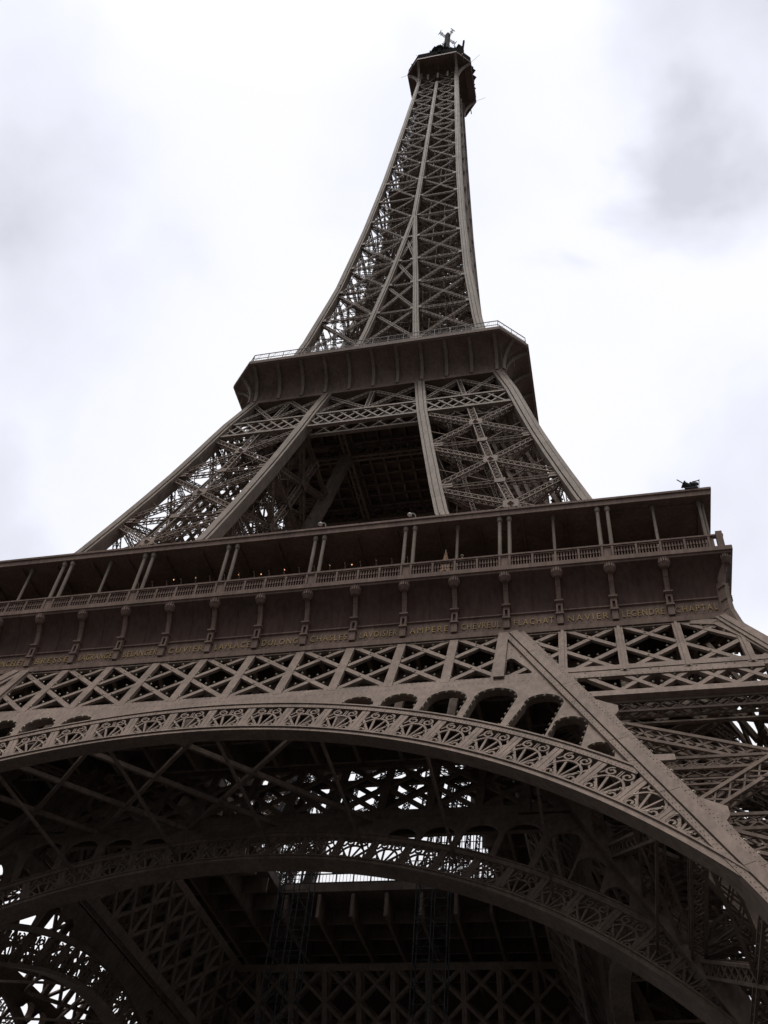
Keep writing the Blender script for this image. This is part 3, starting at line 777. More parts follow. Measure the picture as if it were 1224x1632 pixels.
# ---- second stage: four upper piers
RU = 1.3
zup = [56, 60, 65, 69.3, 74, 79.9, 85, 90.4, 95, 99.9, 103.6, 107, 110.2]
up_ = MB()
def mkc(h):
    return (lambda z: V3(XI(z), -(W(z)-h), z), lambda z: V3(W(z)-h, -(W(z)-h), z), lambda z: V3(W(z)-h, -XI(z), z), lambda z: V3(XI(z), -XI(z), z))
uA, uB, uC, uD = mkc(.45)
usides = ((uA, uB, (0, -1, .2)), (uB, uC, (1, 0, .2)), (uC, uD, (0, 1, 0)), (uD, uA, (-1, 0, 0)))
un = [58.6, 69.3, 79.9, 90.4, 100.3]
def mixp(P, Q, z, t=.5): return P(z)+(Q(z)-P(z))*t
for i, (P, Q, nn) in enumerate(usides):
    for a, b in zip(un[:-1], un[1:]):
        lbeam(up_, P(a+.4), Q(b-.4), .72, .6, nn, .8, .095, .055); lbeam(up_, P(b-.4), Q(a+.4), .72, .6, nn, .8, .095, .055)
        m = (a+b)/2
        lbeam(up_, mixp(P, Q, a), mixp(P, Q, b), .85, .6, nn, .85, .11, .06); up_.octa(mixp(P, Q, m), .75)
        c_ = mixp(P, Q, m); d_ = (Q(m)-P(m)); d_ /= np.linalg.norm(d_)
        up_.bar(c_-d_*.75+np.array(nn)*.33, c_+d_*.75+np.array(nn)*.33, 1.3, .08, nn)
        c_ = mixp(P, Q, b); up_.bar(c_-d_*.55+np.array(nn)*.33, c_+d_*.55+np.array(nn)*.33, .8, .08, nn)
        lbeam(up_, P(b), Q(b), .5, .5, (0, 0, 1), .8, .08, .045); up_.bar(mixp(P, Q, a), P(m), .09, .09); up_.bar(mixp(P, Q, a), Q(m), .09, .09)
        for z in (b-.25, b+.25):       # stub gussets at the rafters
            up_.bar(P(z)+np.array(nn)*.3, P(z)+d_*1.7+np.array(nn)*.3, .3, .12, nn); up_.bar(Q(z)+np.array(nn)*.3, Q(z)-d_*1.7+np.array(nn)*.3, .3, .12, nn)
for z in un:
    lbeam(up_, uA(z), uC(z), .5, .5, (0, 0, 1), .9, .09, .05); lbeam(up_, uB(z), uD(z), .5, .5, (0, 0, 1), .9, .09, .05)
# stairs, lift guides and pipes in the leg
def umid(z, fx, fy): h = .45; return V3(XI(z)+(W(z)-h-XI(z))*fx, -(XI(z)+(W(z)-h-XI(z))*fy), z)
for fx, fy in ((.3, .3), (.5, .3), (.3, .55), (.5, .55), (.25, .8), (.7, .3)):
    for za, zb in zip(range(58, 110, 8), range(66, 118, 8)):
        lbeam(up_, umid(za, fx, fy), umid(min(zb, 110), fx, fy), .45, .45, (0, 1, 0), .7, .065, .04)
for k in range(13):
    z = 58+k*4.1
    for q in ((.3, .6), (.6, .3)): up_.bar(umid(z, *q), umid(z+1.8, q[1], q[0]), .9, .07)
    lbeam(up_, umid(z, .12, .3), umid(z, .9, .36), .3, .3, (0, 0, 1), .6, .06, .04, 'nw'); lbeam(up_, umid(z+.7, .3, .1), umid(z+.7, .36, .92), .3, .3, (0, 0, 1), .6, .06, .04, 'nw')
for k in range(26):          # thin tubes, cables and ladder rails
    z = 57+RNG.uniform(0, 44); a_ = RNG.uniform(.05, .95, 4); h = RNG.uniform(3, 12)
    up_.bar(umid(z, a_[0], a_[1]), umid(min(z+h, 110), a_[0]+RNG.normal()*.08, a_[1]+RNG.normal()*.08), .07, .07)
    up_.bar(umid(z, a_[2], .05), umid(z+RNG.uniform(-1, 3), a_[3], .95), .08, .08)
# perforated plating of the inclined lift track
for zz in np.arange(60, 109, 1.5):
    up_.bar(umid(zz, .52, .60), umid(zz, .88, .60), .55, .12, (0, 1, 0))
for q in np.linspace(.52, .88, 5): up_.bar(umid(59, q, .60), umid(109, q, .60), .42, .12, (0, 1, 0))
UP = up_.build('upper_pier', IRON, T)
rafter(lambda z: (XI(z)-RU/2, XI(z)+RU/2), lambda z: (-W(z), -W(z)+RU*.9), zup, IRON3, UP, 'F')
rafter(lambda z: (W(z)-RU, W(z)), lambda z: (-W(z), -W(z)+RU), zup, IRON3, UP, 'FR')
rafter(lambda z: (W(z)-RU*.9, W(z)), lambda z: (-XI(z)-RU/2, -XI(z)+RU/2), zup, IRON3, UP, 'R')
rafter(lambda z: (XI(z)-RU/2, XI(z)+RU/2), lambda z: (-XI(z)-RU/2, -XI(z)+RU/2), zup, IRON3, UP, '')
spin(UP)
# lattice belt and the crossed braces above it
lb = MB()
def belt(mb, z0, z1, off, pitch, back=False):
    for z in (z0, z1):
        mb.bar(FU(-W(z)+.4, z, off-.2), FU(W(z)-.4, z, off-.2), .36, .45, (0, -1, .2))
    x = -W(z0)+.8
    while x < W(z0)-.8:
        for t in (1, -1):
            xa, xb = x, x+2.7; za, zb = (z0, z1) if t > 0 else (z1, z0)
            if xb < W(zb)-.2: mb.bar(FU(xa, za, off-.2-.03*t), FU(xb, zb, off-.2-.03*t), .22, .2, (0, -1, .2))
        x += pitch
belt(lb, 100.1, 103.5, 0, 1.55); belt(lb, 100.1, 103.5, -1.4, 2.4)
for xa0, xb0 in ((-1, -.5), (-.5, .5), (.5, 1)):
    def ex(z, s): return {-1: -W(z)+.8, 1: W(z)-.8, -.5: -XI(z), .5: XI(z)}[s]
    zt, zb_ = 109.9, 103.9
    A0, A1, B0, B1 = FU(ex(zb_, xa0), zb_, -.4), FU(ex(zt, xa0), zt, -.4), FU(ex(zb_, xb0), zb_, -.4), FU(ex(zt, xb0), zt, -.4)
    m0, m1 = (A0+B0)/2, (A1+B1)/2
    for p, q in ((A0, m1), (m0, A1), (m0, B1), (B0, m1), (m0, m1)): lbeam(lb, p, q, .6, .5, (0, -1, .2), .7, .12, .07)
spin(lb.build('lattice_belt', IRON3, T))
ibx = MB()           # inner belt between the inner rafters
for z in (88.5, 92): ibx.bar((-XI(z), -XI(z), z), (XI(z), -XI(z), z), .4, .4)
for k in range(10):
    for t in (1, -1):
        x = -9+k*1.8; za, zb = (88.5, 92) if t > 0 else (92, 88.5); ibx.bar((x, -9.2, za), (x+1.8, -9.0, zb), .25, .2, (0, 1, 0))
spin(ibx.build('inner_belt', IRON4, T))

# ---- second platform
XW = 17.15
cv2 = [(17.12, 110.75)]+[(17.12+3.25*(1-math.cos(a)), 111.4+3.55*math.sin(a)) for a in np.linspace(0, math.pi/2*.985, 18)]
s2 = MB()
def oct_loft(mb, prof, xw):
    rows = []
    for d, z in prof: rows.append([(-xw, -d, z), (xw, -d, z), (max(d, xw+.001), -xw, z)])
    loft(mb, rows)
oct_loft(s2, [(16.2, 110.05), (17.35, 110.05), (17.35, 110.6), (17.12, 110.75)]+cv2+[(20.4, 115.1), (20.53, 115.12), (20.53, 115.75), (20.3, 115.85), (17.3, 115.85), (0, 115.85)], XW)
for k in range(-6, 6):            # plate seams at the foot of the cove
    for j in (1, 2): s2.bar((k*3.28+j*1.093, -17.13, 110.8), (k*3.28+j*1.093, -17.17, 112.2), .05, .04, (0, -1, 0))
for z in (112.6, 113.6): pass
S2 = s2.build('second_floor_cornice', IRON6, T); S2.data.polygons.foreach_set('use_smooth', np.ones(len(S2.data.polygons), bool)); S2.data.set_sharp_from_angle(angle=math.radians(30))
def bracket(prof, w=.42, dep=.5):
    b = MB(); rows = []
    for d, z in prof: rows.append([(-w/2, -d+.1, z+.02), (-w/2, -d-dep*.7, z-dep*.55), (w/2, -d-dep*.7, z-dep*.55), (w/2, -d+.1, z+.02), (-w/2, -d+.1, z+.02)])
    loft(b, rows); b.flush(); return b
br0 = bracket([(d, z) for d, z in cv2[:-1]]).build('bracket', IRON3, S2)
for k in range(-5, 6):
    if k == 0: continue
    c = br0.copy(); COL.objects.link(c); c.parent = S2; c.location.x = k*3.28
cdi = bracket([(17.12+(d-17.12)*.72, z) for d, z in cv2[:-1]]).build('corner_bracket', IRON3, S2)
cdi.rotation_euler.z = math.pi/4; cdi.location = (17.1-17.1*math.sin(math.pi/4), -17.1+17.1*math.cos(math.pi/4), 0)
spin(S2)
dk2 = MB()
dk2.box(-17.0, 17.0, -17.0, 17.0, 114.9, 115.7)
for n in range(-8, 9): dk2.bar((n*2, -16.9, 114.3), (n*2, 16.9, 114.3), .3, 1.2); dk2.bar((-16.9, n*2, 114.1), (16.9, n*2, 114.1), .25, .8)
for s in (-6, 6): lbeam(dk2, (s, -16.5, 111.8), (s, 16.5, 111.8), 1, 3.4, (0, 0, 1), 2, .3, .16); lbeam(dk2, (-16.5, s, 111.8), (16.5, s, 111.8), 1, 3.4, (0, 0, 1), 2, .3, .16)
dk2.build('second_floor_deck', IRON4, T)
rl = MB(); ring2 = [(-16.9, -20.1), (16.9, -20.1), (20.1, -16.9)]
for (xa, ya), (xb, yb) in zip(ring2[:-1], ring2[1:]):
    ln = math.hypot(xb-xa, yb-ya)
    for z, w in ((116.9, .07), (117.85, .09), (116.2, .05)): rl.bar((xa, ya, z), (xb, yb, z), w, w)
    n = int(ln/2.05)
    for i in range(n+1):
        t = i/n; x, y = xa+(xb-xa)*t, ya+(yb-ya)*t
        rl.bar((x, y, 115.8), (x, y, 117.9), .08, .08, (0, 1, 0))
        if i < n: rl.bar((x, y, 115.9), (x+(xb-xa)/n*.5, y+(yb-ya)/n*.5, 117.8), .03, .03, (0, 1, 0))
    m = int(ln/.28)
    for i in range(m): t = i/m; rl.bar((xa+(xb-xa)*t, ya+(yb-ya)*t, 115.9), (xa+(xb-xa)*t, ya+(yb-ya)*t, 117.8), .016, .016, (0, 1, 0))
spin(rl.build('second_floor_railing', RAILM, T))
for x0, x1, y0, y1, z1 in ((-5, 5, -14, -11.8, 118.2), (8, 13, -14, -12.5, 117.6), (-13, -9, -14.5, -13, 117.4)):
    kio = MB(); kio.box(x0, x1, y0, y1, 115.85, z1); kio.box(x0-.3, x1+.3, y0-.3, y1+.3, z1, z1+.2); kio.build('kiosk', RAILM, T)
kio = MB()
for x in np.arange(-15, 15.5, 1.7): kio.bar((x, -17.6, 115.8), (x+random.uniform(-.2, .2), -17.6, 118.3), .12, .12, (0, 1, 0)); kio.octa((x, -17.6, 118.4), .22)
kio.bar((-15, -17.5, 117.6), (15, -17.5, 117.6), .2, .3)
kio.build('inner_fence', RAILM, T)

# ---- spire
SN = [116, 126.8, 137.8, 148.5, 158.2, 168.6, 178.8, 188.8, 198.5, 207.9, 216.7, 224.9, 232.4, 239.7, 246.6, 253.2, 259.8, 265.7, 271.5]
SP = MB(); SPI = MB()
def sP(s, z): return FU(s*(W(z)-.45), z, -.35)
def sQ(s, z): return FU(s*XI(z), z, -.35)
for a, b in zip(SN[:-1], SN[1:]):
    far = a > 178; lw = .62 if a < 160 else .5 if a < 220 else .4
    for s in (1, -1):
        for p, q in ((sP(s, a), sQ(s, b)), (sP(s, b), sQ(s, a))):
            if not far: lbeam(SP, p, q, lw*.72, .40, (0, -1, .1), .75, .075, .045)
            else: lbeam(SP, p, q, lw*.7, .28, (0, -1, .1), .85, .085, .045, 'ns')
        if not far: lbeam(SP, sP(s, b), sQ(s, b), lw*.95, .45, (0, -1, .1), .8, .10, .05)
        else: lbeam(SP, sP(s, b), sQ(s, b), lw*.9, .35, (0, -1, .1), .9, .12, .05, 'ns')
        c_ = sQ(s, b); SP.bar(c_+V3(-.9, -.4, 0), c_+V3(.9, -.4, 0), .7 if a < 200 else .5, .1, (0, -1, .1))
        c_ = sP(s, b); SP.bar(c_+V3(-s*1.2, -.4, 0), c_+V3(0, -.4, 0), .8 if a < 200 else .5, .1, (0, -1, .1))
    if a < 170:     # X between the two inner rafters
        p0, p1, q0, q1 = sQ(-1, a), sQ(-1, b), sQ(1, a), sQ(1, b)
        lbeam(SP, p0, q1, .5, .4, (0, -1, .1), .8, .11, .06); lbeam(SP, q0, p1, .5, .4, (0, -1, .1), .8, .11, .06); lbeam(SP, p1, q1, .45, .4, (0, -1, .1), .8, .11, .06)
    # inner faces of the four legs below the merging, diaphragms and clutter above
    def c3(sx, z): return V3(XI(z), -XI(z), z)
    if a < 178:
        o0, o1 = V3(W(a)-.5, -XI(a), a), V3(W(b)-.5, -XI(b), b); i0, i1 = c3(1, a), c3(1, b)
        lbeam(SPI, o0, i1, .5, .4, (0, 1, 0), .8, .1, .06); lbeam(SPI, o1, i0, .5, .4, (0, 1, 0), .8, .1, .06); lbeam(SPI, o1, i1, .4, .4, (0, 1, 0), .8, .1, .06)
        o0, o1 = V3(XI(a), -W(a)+.5, a), V3(XI(b), -W(b)+.5, b)
        lbeam(SPI, o0, i1, .5, .4, (1, 0, 0), .8, .1, .06); lbeam(SPI, o1, i0, .5, .4, (1, 0, 0), .8, .1, .06); lbeam(SPI, o1, i1, .4, .4, (1, 0, 0), .8, .1, .06)
        SPI.bar(i0, i1, .55, .55, (0, 1, 0))
    w = W(b)-.6
    lbeam(SPI, (0, -w, b), (w, 0, b), .4, .4, (0, 0, 1), .9, .09, .05); lbeam(SPI, (w, -w, b), (0, 0, b), .4, .4, (0, 0, 1), .9, .09, .05)
    lbeam(SPI, (0, -w, b), (0, 0, b), .5, .5, (0, 0, 1), .9, .1, .05)
    for j_ in range(10 if a < 178 else 7):
        u_ = RNG.uniform(.08, .96, 4); w = W(a)-.6; w2 = W(b)-.6
        SPI.bar((w*u_[0], -w*u_[1], a), (w2*u_[0]+RNG.normal()*.3, -w2*u_[1]+RNG.normal()*.3, b), .11, .11)
        zq = a+(b-a)*RNG.uniform(); SPI.bar((w*.05, -w*u_[2], zq), (w*.97, -w*u_[3], zq+RNG.uniform(-1.5, 3)), .11, .11)
        zq = a+(b-a)*RNG.uniform(); SPI.bar((w*u_[2], -w*.97, zq), (w*u_[3], -w*.05, zq+RNG.uniform(-1.5, 3)), .11, .11)
    for f in (.25, .5, .75):
        z = a+(b-a)*f; w = W(z)-.5
        lbeam(SPI, (0, -w*.95, z), (w*.95, 0, z+.5), .3, .3, (0, 0, 1), .7, .06, .04, 'ns'); SPI.bar((w*.2, -w, z), (w*.75, 0, z+1.5), .1, .1); SPI.bar((w*.6, -w, z), (w*.3, -w*.1, z+2.5), .1, .1)
spin(SP.build('face_bracing', IRON, T)); spin(SPI.build('inner_bracing', IRON4, T))
def zlist(a, b): return [z for z in np.linspace(a, b, int((b-a)/5)+1)]
def cwid(z): return float(np.interp(z, [115, 170, 270], [1.25, 1.0, .8]))
zs = zlist(115.8, 276)
cr = rafter(lambda z: (W(z)-cwid(z), W(z)), lambda z: (-W(z), -W(z)+cwid(z)), zs, IRON3, T, 'FR', 'corner_rafter'); spin(cr)
def fwid(z): return float(np.interp(z, [115, 170, 270], [.95, .8, .62]))
for s in (1, -1):
    z2 = zlist(115.8, 178)
    spin(rafter(lambda z: (s*XI(z)-fwid(z)/2, s*XI(z)+fwid(z)/2), lambda z: (-W(z), -W(z)+.7), z2, IRON3, T, 'F', 'face_rafter'))
z2 = zlist(177, 266)
spin(rafter(lambda z: (-fwid(z)/2-.06, fwid(z)/2+.06), lambda z: (-W(z)+.02, -W(z)+.7), z2, IRON3, T, 'F', 'face_rafter'))
core = MB()          # lift shaft, guides and winding stair in the middle of the spire
for x, y in ((2.1, 2.1), (-2.1, 2.1), (2.1, -2.1), (-2.1, -2.1), (0, 2.2), (0, -2.2), (2.2, 0), (-2.2, 0)): lbeam(core, (x, y, 116), (x, y, 274), .55, .55, (0, 1, 0), 1.1, .12, .06)
for k in range(70):
    z = 117+k*2.25; a = k*1.05
    core.bar((2.6*math.cos(a), 2.6*math.sin(a), z), (2.6*math.cos(a+1.05), 2.6*math.sin(a+1.05), z+2.25), .9, .1)
    core.bar((-2.1, -2.1, z), (2.1, -2.1, z), .2, .2); core.bar((2.1, -2.1, z), (2.1, 2.1, z), .2, .2); core.bar((-2.1, 2.1, z), (2.1, 2.1, z), .2, .2); core.bar((-2.1, -2.1, z), (-2.1, 2.1, z), .2, .2)
    core.bar((-2.1, -2.1, z), (2.1, -2.1, z+2.25), .12, .12); core.bar((2.1, 2.1, z), (-2.1, 2.1, z+2.25), .12, .12); core.bar((-2.1, 2.1, z), (-2.1, -2.1, z+2.25), .12, .12); core.bar((2.1, -2.1, z), (2.1, 2.1, z+2.25), .12, .12)
for z in (196, 197.5): core.box(-7, 7, -7, 7, z, z+.25)
core.box(-2.5, 2.5, -2.5, 2.5, 140, 144)
core.build('lift_core', IRON4, T)

# ---- summit
W3, B3 = 8.5, 5.2
sm = MB()
def oct_ring(d, b): return [(-b, -d), (b, -d), (d, -b), (d, b), (b, d), (-b, d), (-d, b), (-d, -b), (-b, -d)]
def oct_stack(mb, prof):
    loft(mb, [[(x, y, z) for x, y in oct_ring(d, d*B3/W3)] for d, z in prof])
oct_stack(sm, [(.01, 276.7), (8.1, 276.85), (8.35, 276.8), (W3+.06, 276.8), (W3+.06, 277.5), (8.3, 277.6), (.01, 277.6)])
for n in range(-4, 5): sm.bar((n*1.7, -7.9, 276.4), (n*1.7, 7.9, 276.4), .2, .5)
oct_stack(sm, [(6.1, 277.6), (6.1, 279.9), (6.4, 280.0), (6.4, 280.4), (.01, 280.4)])
SM = sm.build('summit_platform', IRON5, T)
FLP = [(5.3, 264.5), (5.2, 268), (5.45, 270.5), (6.0, 272.8), (6.9, 274.8), (8.2, 276.4)]
for k in range(8):
    a = k//2*math.pi/2; sx = 1 if k % 2 else -1
    c, s_ = math.cos(a), math.sin(a)
    def q(x, y, z): return V3(c*x-s_*y, s_*x+c*y, z)
    flare = MB()
    for (d0, z0), (d1, z1) in zip(FLP[:-1], FLP[1:]):
        flare.bar(q(sx*5.0, -d0, z0), q(sx*5.0, -d1, z1), .55, .55, q(0, -1, .4))
    flare.build('summit_bracket', IRON3, SM)
cage = MB()
oc = oct_ring(8.1, 5.0)
for (xa, ya), (xb, yb) in zip(oc[:-1], oc[1:]):
    for z in (277.8, 278.6, 279.4, 280.2): cage.bar((xa, ya, z), (xb, yb, z), .3, .3)
    n = max(2, int(math.hypot(xb-xa, yb-ya)/.45))
    for i in range(n): t = i/n; cage.bar((xa+(xb-xa)*t, ya+(yb-ya)*t, 277.5), (xa+(xb-xa)*t, ya+(yb-ya)*t, 280.6+RNG.uniform(0, .9)), .24, .24, (0, 1, 0))
for i in range(230):
    a = RNG.uniform(0, 6.283); r = RNG.uniform(7.2, 8.6); x, y = r*math.cos(a), r*math.sin(a); h = RNG.choice([1.5, 2.5, 4.0, 6.5], p=[.45, .3, .17, .08])
    cage.bar((x, y, 279), (x, y, 281.2+h), RNG.uniform(.2, .5), RNG.uniform(.2, .5), (0, 1, 0))
    if h < 5: cage.octa((x, y, 281.3+h*RNG.uniform(.4, 1)), RNG.uniform(.4, 1.1))
cage.box(5.2, 6.6, -6.6, -5.2, 277.6, 288); cage.bar((6.4, -6.2, 286), (6.6, -6.2, 293.5), .45, .45, (0, 1, 0)); cage.octa((5.3, -6.0, 289.5), .9); cage.bar((5.3, -6, 287), (5.3, -6, 291), .2, .2, (0, 1, 0))
oct_stack(cage, [(8.2, 277.6), (8.45, 277.6), (8.45, 281.3), (8.2, 281.3), (8.2, 277.6)])
cage.build('summit_cage', CAGEM, SM)
for x in (-2.6, 0, 2.6):      # hangers under the summit
    lm = MB(); lm.bar((x, -5.15, 269.5), (x, -5.4, 272.6), .45, .4, (0, 1, 0)); lm.build('summit_hanger', IRON3, SM)
lan = MB()
lathe(lan, (0, 0, 0), [(4.2, 280.4), (4.2, 287), (3.6, 288.5), (3.6, 290), (2.4, 293), (1.6, 296), (1.0, 298), (.9, 304), (.75, 312), (0, 312)], 12)
lan.build('lantern', IRON4, SM)
mast = MB(); lathe(mast, (0, 0, 0), [(1.0, 300), (1.0, 314), (.85, 314.2), (.85, 324), (.4, 326.5), (0, 326.8)], 12)
MA = mast.build('antenna_mast', MASTM, SM)
for sx in (1, -1):
    for sy in (1, -1):      # four crossed dipole arms
        an = MB(); c0_ = V3(sx*.6, sy*.6, 321.5); c1_ = V3(sx*2.0, sy*2.0, 322.0); pd = V3(-sx, sy, 0)/1.414
        for o_ in (-.45, .45): an.bar(c0_+V3(0, 0, o_), c1_+V3(0, 0, o_), .12, .12); an.bar(c0_+pd*.3*o_/abs(o_), c1_+pd*.3*o_/abs(o_), .1, .1)
        an.bar(c1_-pd*.8, c1_+pd*.8, .16, .16); an.bar(c0_*.35+c1_*.65-pd*.6, c0_*.35+c1_*.65+pd*.6, .13, .13)
        an.build('dipole_antenna', MASTM, SM)
for x, y, z, dx, dy in ((-8.3, -5, 277.2, -2.2, .6), (8.5, -5, 277.2, 2.6, -1.2), (8.5, 5, 277.2, 2.6, 0), (-5, -8.2, 279, -.6, -.6), (6.2, -6.2, 280, .4, 0)): wh = MB(); wh.bar((x, y, z), (x+dx, y+dy, z+1.2), .055, .055); wh.build('whip_antenna', DARKM, SM)

# ---- sparkle bulbs
for P, x, z, off in bulbs_at:
    bulbs.octa(P(x, z, off+.06), .098)
for s in (1, -1):
    for z in np.arange(22, 50, .9):
        if 43.6 < z < 45.3: continue
        bulbs.octa(FP(s*(XI(z)+RA/2+.16), z, .02), .12)
BU = bulbs.build('sparkle_bulb', BULB, T); BU['kind'] = 'stuff'

# ------------------------------------------------------------------ other things
def lamp(name, loc, label):
    b = MB(); o = empty(name, loc); tag(o, label, 'roof lamp', 'small lamps on the gallery roof edge')
    b.box(-.12, .12, -.12, .12, 0, .1); pth = [(0, 0, .1), (.02, 0, .55), (-.06, 0, .85), (-.25, 0, 1.0), (-.45, 0, .98)]
    for p, q in zip(pth[:-1], pth[1:]): b.bar(p, q, .07, .07, (0, 1, 0))
    b.build('arm', RAILM, o)
    h = MB(); lathe(h, (-.5, 0, .86), [(0, .2), (.12, .16), (.2, .02), (.2, -.03), (0, -.03)], 10); h.build('lamp_head', STEEL, o)
    return o
lamp('roof_lamp', (4.05, -34.55, 63.5), 'small pale curved-arm lamp on the roof edge below the open gap, left of the two')
lamp('roof_lamp', (11.75, -34.55, 63.5), 'small curved-arm lamp on the roof edge below the right inner rafter, right of the two')
fl = empty('floodlight', (33.6, -34.72, 63.5)); tag(fl, 'dark bulky floodlight projector standing on the right end of the gallery roof', 'floodlight')
b = MB(); b.box(-.5, .5, -.35, .35, 0, .08)
for x in (-.42, .42): b.bar((x, 0, .05), (x, 0, .75), .08, .14, (0, 1, 0))
b.build('stand', DARKM, fl)
for (lx, ly, lz, tilt, sc) in ((-.22, 0, .62, -62, .72), (.30, .05, .78, -108, .55)):
    b = MB(); lathe(b, (0, 0, 0), [(0, -.6*sc), (.22*sc, -.58*sc), (.34*sc, -.3*sc), (.36*sc, .35*sc), (.46*sc, .42*sc), (.46*sc, .52*sc), (0, .48*sc)], 12)
    o = b.build('housing', DARKM, fl); o.rotation_euler = (math.radians(12), math.radians(tilt), 0); o.location = (lx, ly, lz)
for p, q in (((.55, 0, .0), (.75, 0, 1.25)), ((-.5, 0, 1.0), (-.9, 0, 1.5)), ((.2, 0, 1.05), (.75, 0, 1.15))):
    b = MB(); b.bar(p, q, .06, .06, (0, 1, 0)); b.build('bracket_rod', DARKM, fl)
CLOTH = simple('canvas', (.42, .27, .17), .8)
pa = empty('parasol', (14.25, -33.6, 57.15)); tag(pa, 'tall closed tan parasol standing behind the gallery balustrade', 'parasol')
b = MB(); rows = []
for r, z in ((.40, .9), (.34, 1.4), (.22, 2.2), (.12, 2.9), (.05, 3.35)): rows.append([(r*(1+.25*math.cos(4*a))*math.cos(a), r*(1+.25*math.cos(4*a))*math.sin(a), z) for a in np.linspace(0, 2*math.pi, 17)])
loft(b, rows); b.build('canopy', CLOTH, pa)
b = MB(); lathe(b, (0, 0, 0), [(.3, 0), (.3, .1), (.04, .14), (.04, 3.5), (.07, 3.55), (0, 3.65)], 10); b.build('pole', STEEL, pa)
GLOW = simple('warm_glow', (.8, .5, .3), .5, 0, (1, .5, .28, 1.3))
i = 0
for x, z in ((-9.3, 60.75), (-7.3, 60.7), (-3.4, 60.6), (-1.4, 60.4), (.6, 60.65), (4.5, 60.65), (6.4, 60.5), (8.4, 60.7)):
    o = empty('pendant_lamp', (x, -33.2, z)); tag(o, 'tiny glowing pendant lamp hanging inside the dark open gallery bays', 'pendant lamp', 'tiny pendant lamps inside the gallery')
    b = MB(); b.bar((0, 0, .1), (0, 0, 62.75-z), .02, .02, (0, 1, 0)); b.build('cord', DARKM, o)
    b = MB(); lathe(b, (0, 0, 0), [(0, .07), (.032, .05), (.042, 0), (.032, -.04), (0, -.05)], 8); b.build('bulb', GLOW, o)

# a visitor leaning at the balustrade
def skin_mesh(name, joints, edges, mat, parent, root=0, lv=2):
    me = bpy.data.meshes.new(name); me.from_pydata([j[:3] for j in joints], edges, []); me.update()
    o = bpy.data.objects.new(name, me); COL.objects.link(o)
    if parent: o.parent = parent
    mo = o.modifiers.new('skin', 'SKIN'); mo.use_smooth_shade = True
    for v, j in zip(me.skin_vertices[0].data, joints):
        r = j[3]; v.radius = (r, r) if not isinstance(r, tuple) else r
    me.skin_vertices[0].data[root].use_root = True
    su = o.modifiers.new('sub', 'SUBSURF'); su.levels = lv; su.render_levels = lv
    me.materials.append(mat); return o
SKIN = simple('skin', (.45, .28, .2), .6); JACKET = simple('dark_jacket', (.03, .03, .035), .8); CAPM = simple('white_cap', (.75, .74, .7), .7); HAIR = simple('dark_hair', (.03, .02, .015), .6); TROU = simple('grey_trousers', (.08, .08, .1), .8)
pe = empty('person', (15.72, -34.34, 57.32)); tag(pe, 'person in white cap and dark jacket standing behind the gallery balustrade', 'person')
J = [(0, 0, .95, (.15, .11)), (0, 0, 1.15, (.15, .11)), (0, -.02, 1.38, (.18, .12)), (0, -.03, 1.50, .065), (0, -.05, 1.60, .075), (0, -.06, 1.70, .095),
     (.19, -.02, 1.42, .06), (.27, -.10, 1.17, .045), (.20, -.32, 1.02, .035), (-.19, -.02, 1.42, .06), (-.27, -.1, 1.17, .045), (-.18, -.32, 1.02, .035),
     (.1, 0, .88, .095), (.11, -.02, .48, .06), (.11, .02, .08, .045), (.11, -.14, .04, .04), (-.1, 0, .88, .095), (-.11, -.02, .48, .06), (-.11, .02, .08, .045), (-.11, -.14, .04, .04)]
E_ = [(0, 1), (1, 2), (2, 3), (3, 4), (4, 5), (2, 6), (6, 7), (7, 8), (2, 9), (9, 10), (10, 11), (0, 12), (12, 13), (13, 14), (14, 15), (0, 16), (16, 17), (17, 18), (18, 19)]
for s, h in ((1, 8), (-1, 11)):
    bx, by, bz = J[h][:3]
    J.append((bx-s*.01, by-.07, bz+.0, (.035, .018))); pm = len(J)-1; E_.append((h, pm))
    for f, (dx, ln) in enumerate(((-.03, .065), (-.011, .078), (.009, .074), (.028, .06))):
        J.append((bx+dx, by-.07-ln*.55, bz+.0, .009)); J.append((bx+dx, by-.07-ln, bz-.03, .008)); E_ += [(pm, len(J)-2), (len(J)-2, len(J)-1)]
    J.append((bx-s*.05, by-.06, bz, .01)); J.append((bx-s*.07, by-.10, bz-.01, .009)); E_ += [(pm, len(J)-2), (len(J)-2, len(J)-1)]
skin_mesh('body', J, E_, SKIN, pe)
JJ = [(0, 0, .93, (.165, .125)), (0, 0, 1.15, (.17, .125)), (0, -.02, 1.40, (.19, .13)), (.2, -.02, 1.43, .072), (.275, -.1, 1.17, .058), (.215, -.29, 1.035, .046), (-.2, -.02, 1.43, .072), (-.275, -.1, 1.17, .058), (-.195, -.29, 1.035, .046)]
skin_mesh('jacket', JJ, [(0, 1), (1, 2), (2, 3), (3, 4), (4, 5), (2, 6), (6, 7), (7, 8)], JACKET, pe)
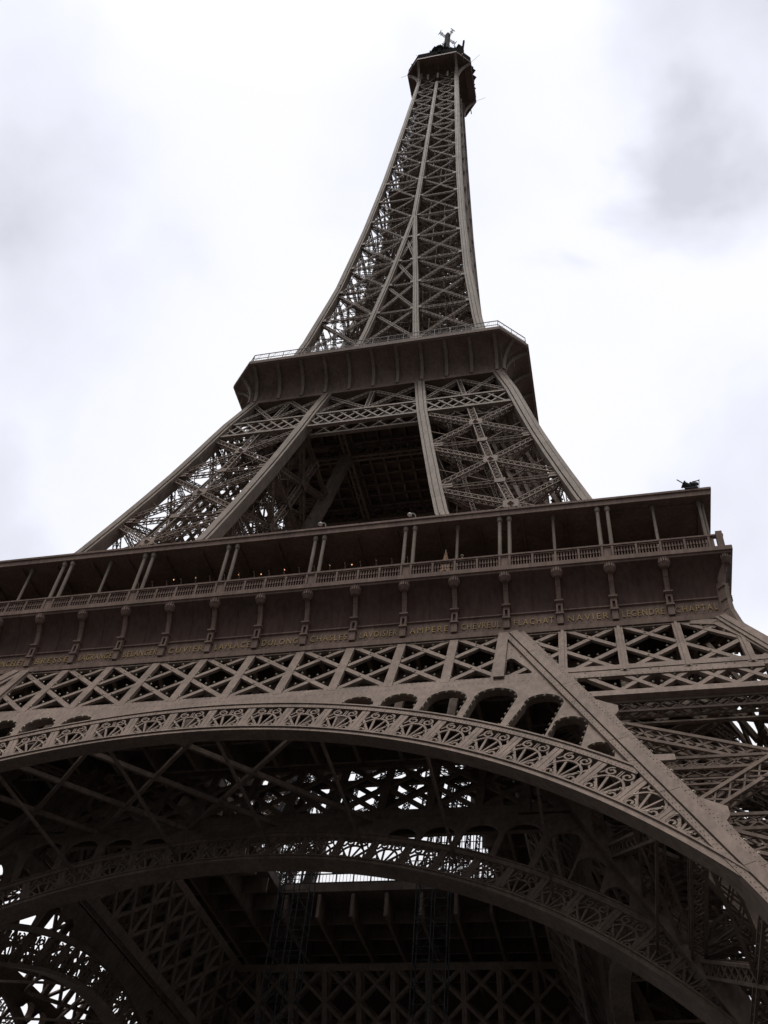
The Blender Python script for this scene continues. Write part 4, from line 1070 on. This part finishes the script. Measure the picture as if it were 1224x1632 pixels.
TJ = [(0, 0, .95, (.16, .12)), (.1, 0, .86, .105), (.11, -.02, .48, .072), (.11, .02, .1, .06), (-.1, 0, .86, .105), (-.11, -.02, .48, .072), (-.11, .02, .1, .06)]
skin_mesh('trousers', TJ, [(0, 1), (1, 2), (2, 3), (0, 4), (4, 5), (5, 6)], TROU, pe)
b = MB(); lathe(b, (0, -.05, 1.70), [(.108, .0), (.112, .05), (.09, .11), (.04, .14), (0, .145)], 14); b.bar((0, -.13, 1.715), (0, -.26, 1.69), .15, .015); b.build('cap', CAPM, pe)
b = MB(); lathe(b, (0, -.03, 1.62), [(.06, -.05), (.10, 0), (.105, .085), (.09, .09)], 12); b.build('hair', HAIR, pe)
b = MB(); b.bar((0, -.14, 1.665), (0, -.175, 1.63), .024, .03); b.build('nose', SKIN, pe)
for s in (1, -1):
    b = MB(); b.octa((s*.095, -.06, 1.655), (.014, .022, .032)); b.build('ear', SKIN, pe)
    b = MB(); b.octa((s*.034, -.142, 1.685), (.012, .008, .008)); b.build('eye', HAIR, pe)
b = MB(); b.bar((-.024, -.145, 1.60), (.024, -.145, 1.60), .008, .01, (0, -1, 0)); b.build('mouth', simple('lips', (.32, .13, .11)), pe)

# two slender scaffold hoist masts standing under the tower
for x, y, lab in ((-8.2, .9, 'dim grey hoist mast under the tower, at the left end of the bright opening'), (5.3, 3.2, 'dim grey hoist mast under the tower, right one of the two, below the inner arch')):
    o = empty('scaffold_mast', (x, y, GZ)); tag(o, lab, 'scaffold', 'scaffold masts under the tower')
    b = MB()
    for dx in (0, 1.6, 3.2):
        for dy in (0, 1.6): b.bar((dx, dy, 0), (dx, dy, 55-GZ), .1, .1, (0, 1, 0))
    b.build('standard', HOIST, o)
    b = MB()
    for k in range(25):
        z = k*2.0+1.5
        for dy in (0, 1.6): b.bar((0, dy, z), (3.2, dy, z), .05, .05); b.bar((0, dy, z), (1.6, dy, z+2), .035, .035, (0, 1, 0)); b.bar((3.2, dy, z), (1.6, dy, z+2), .035, .035, (0, 1, 0))
        b.bar((0, 0, z), (0, 1.6, z), .08, .08); b.bar((3.2, 0, z), (3.2, 1.6, z), .08, .08)
    b.build('bracing', HOIST, o)
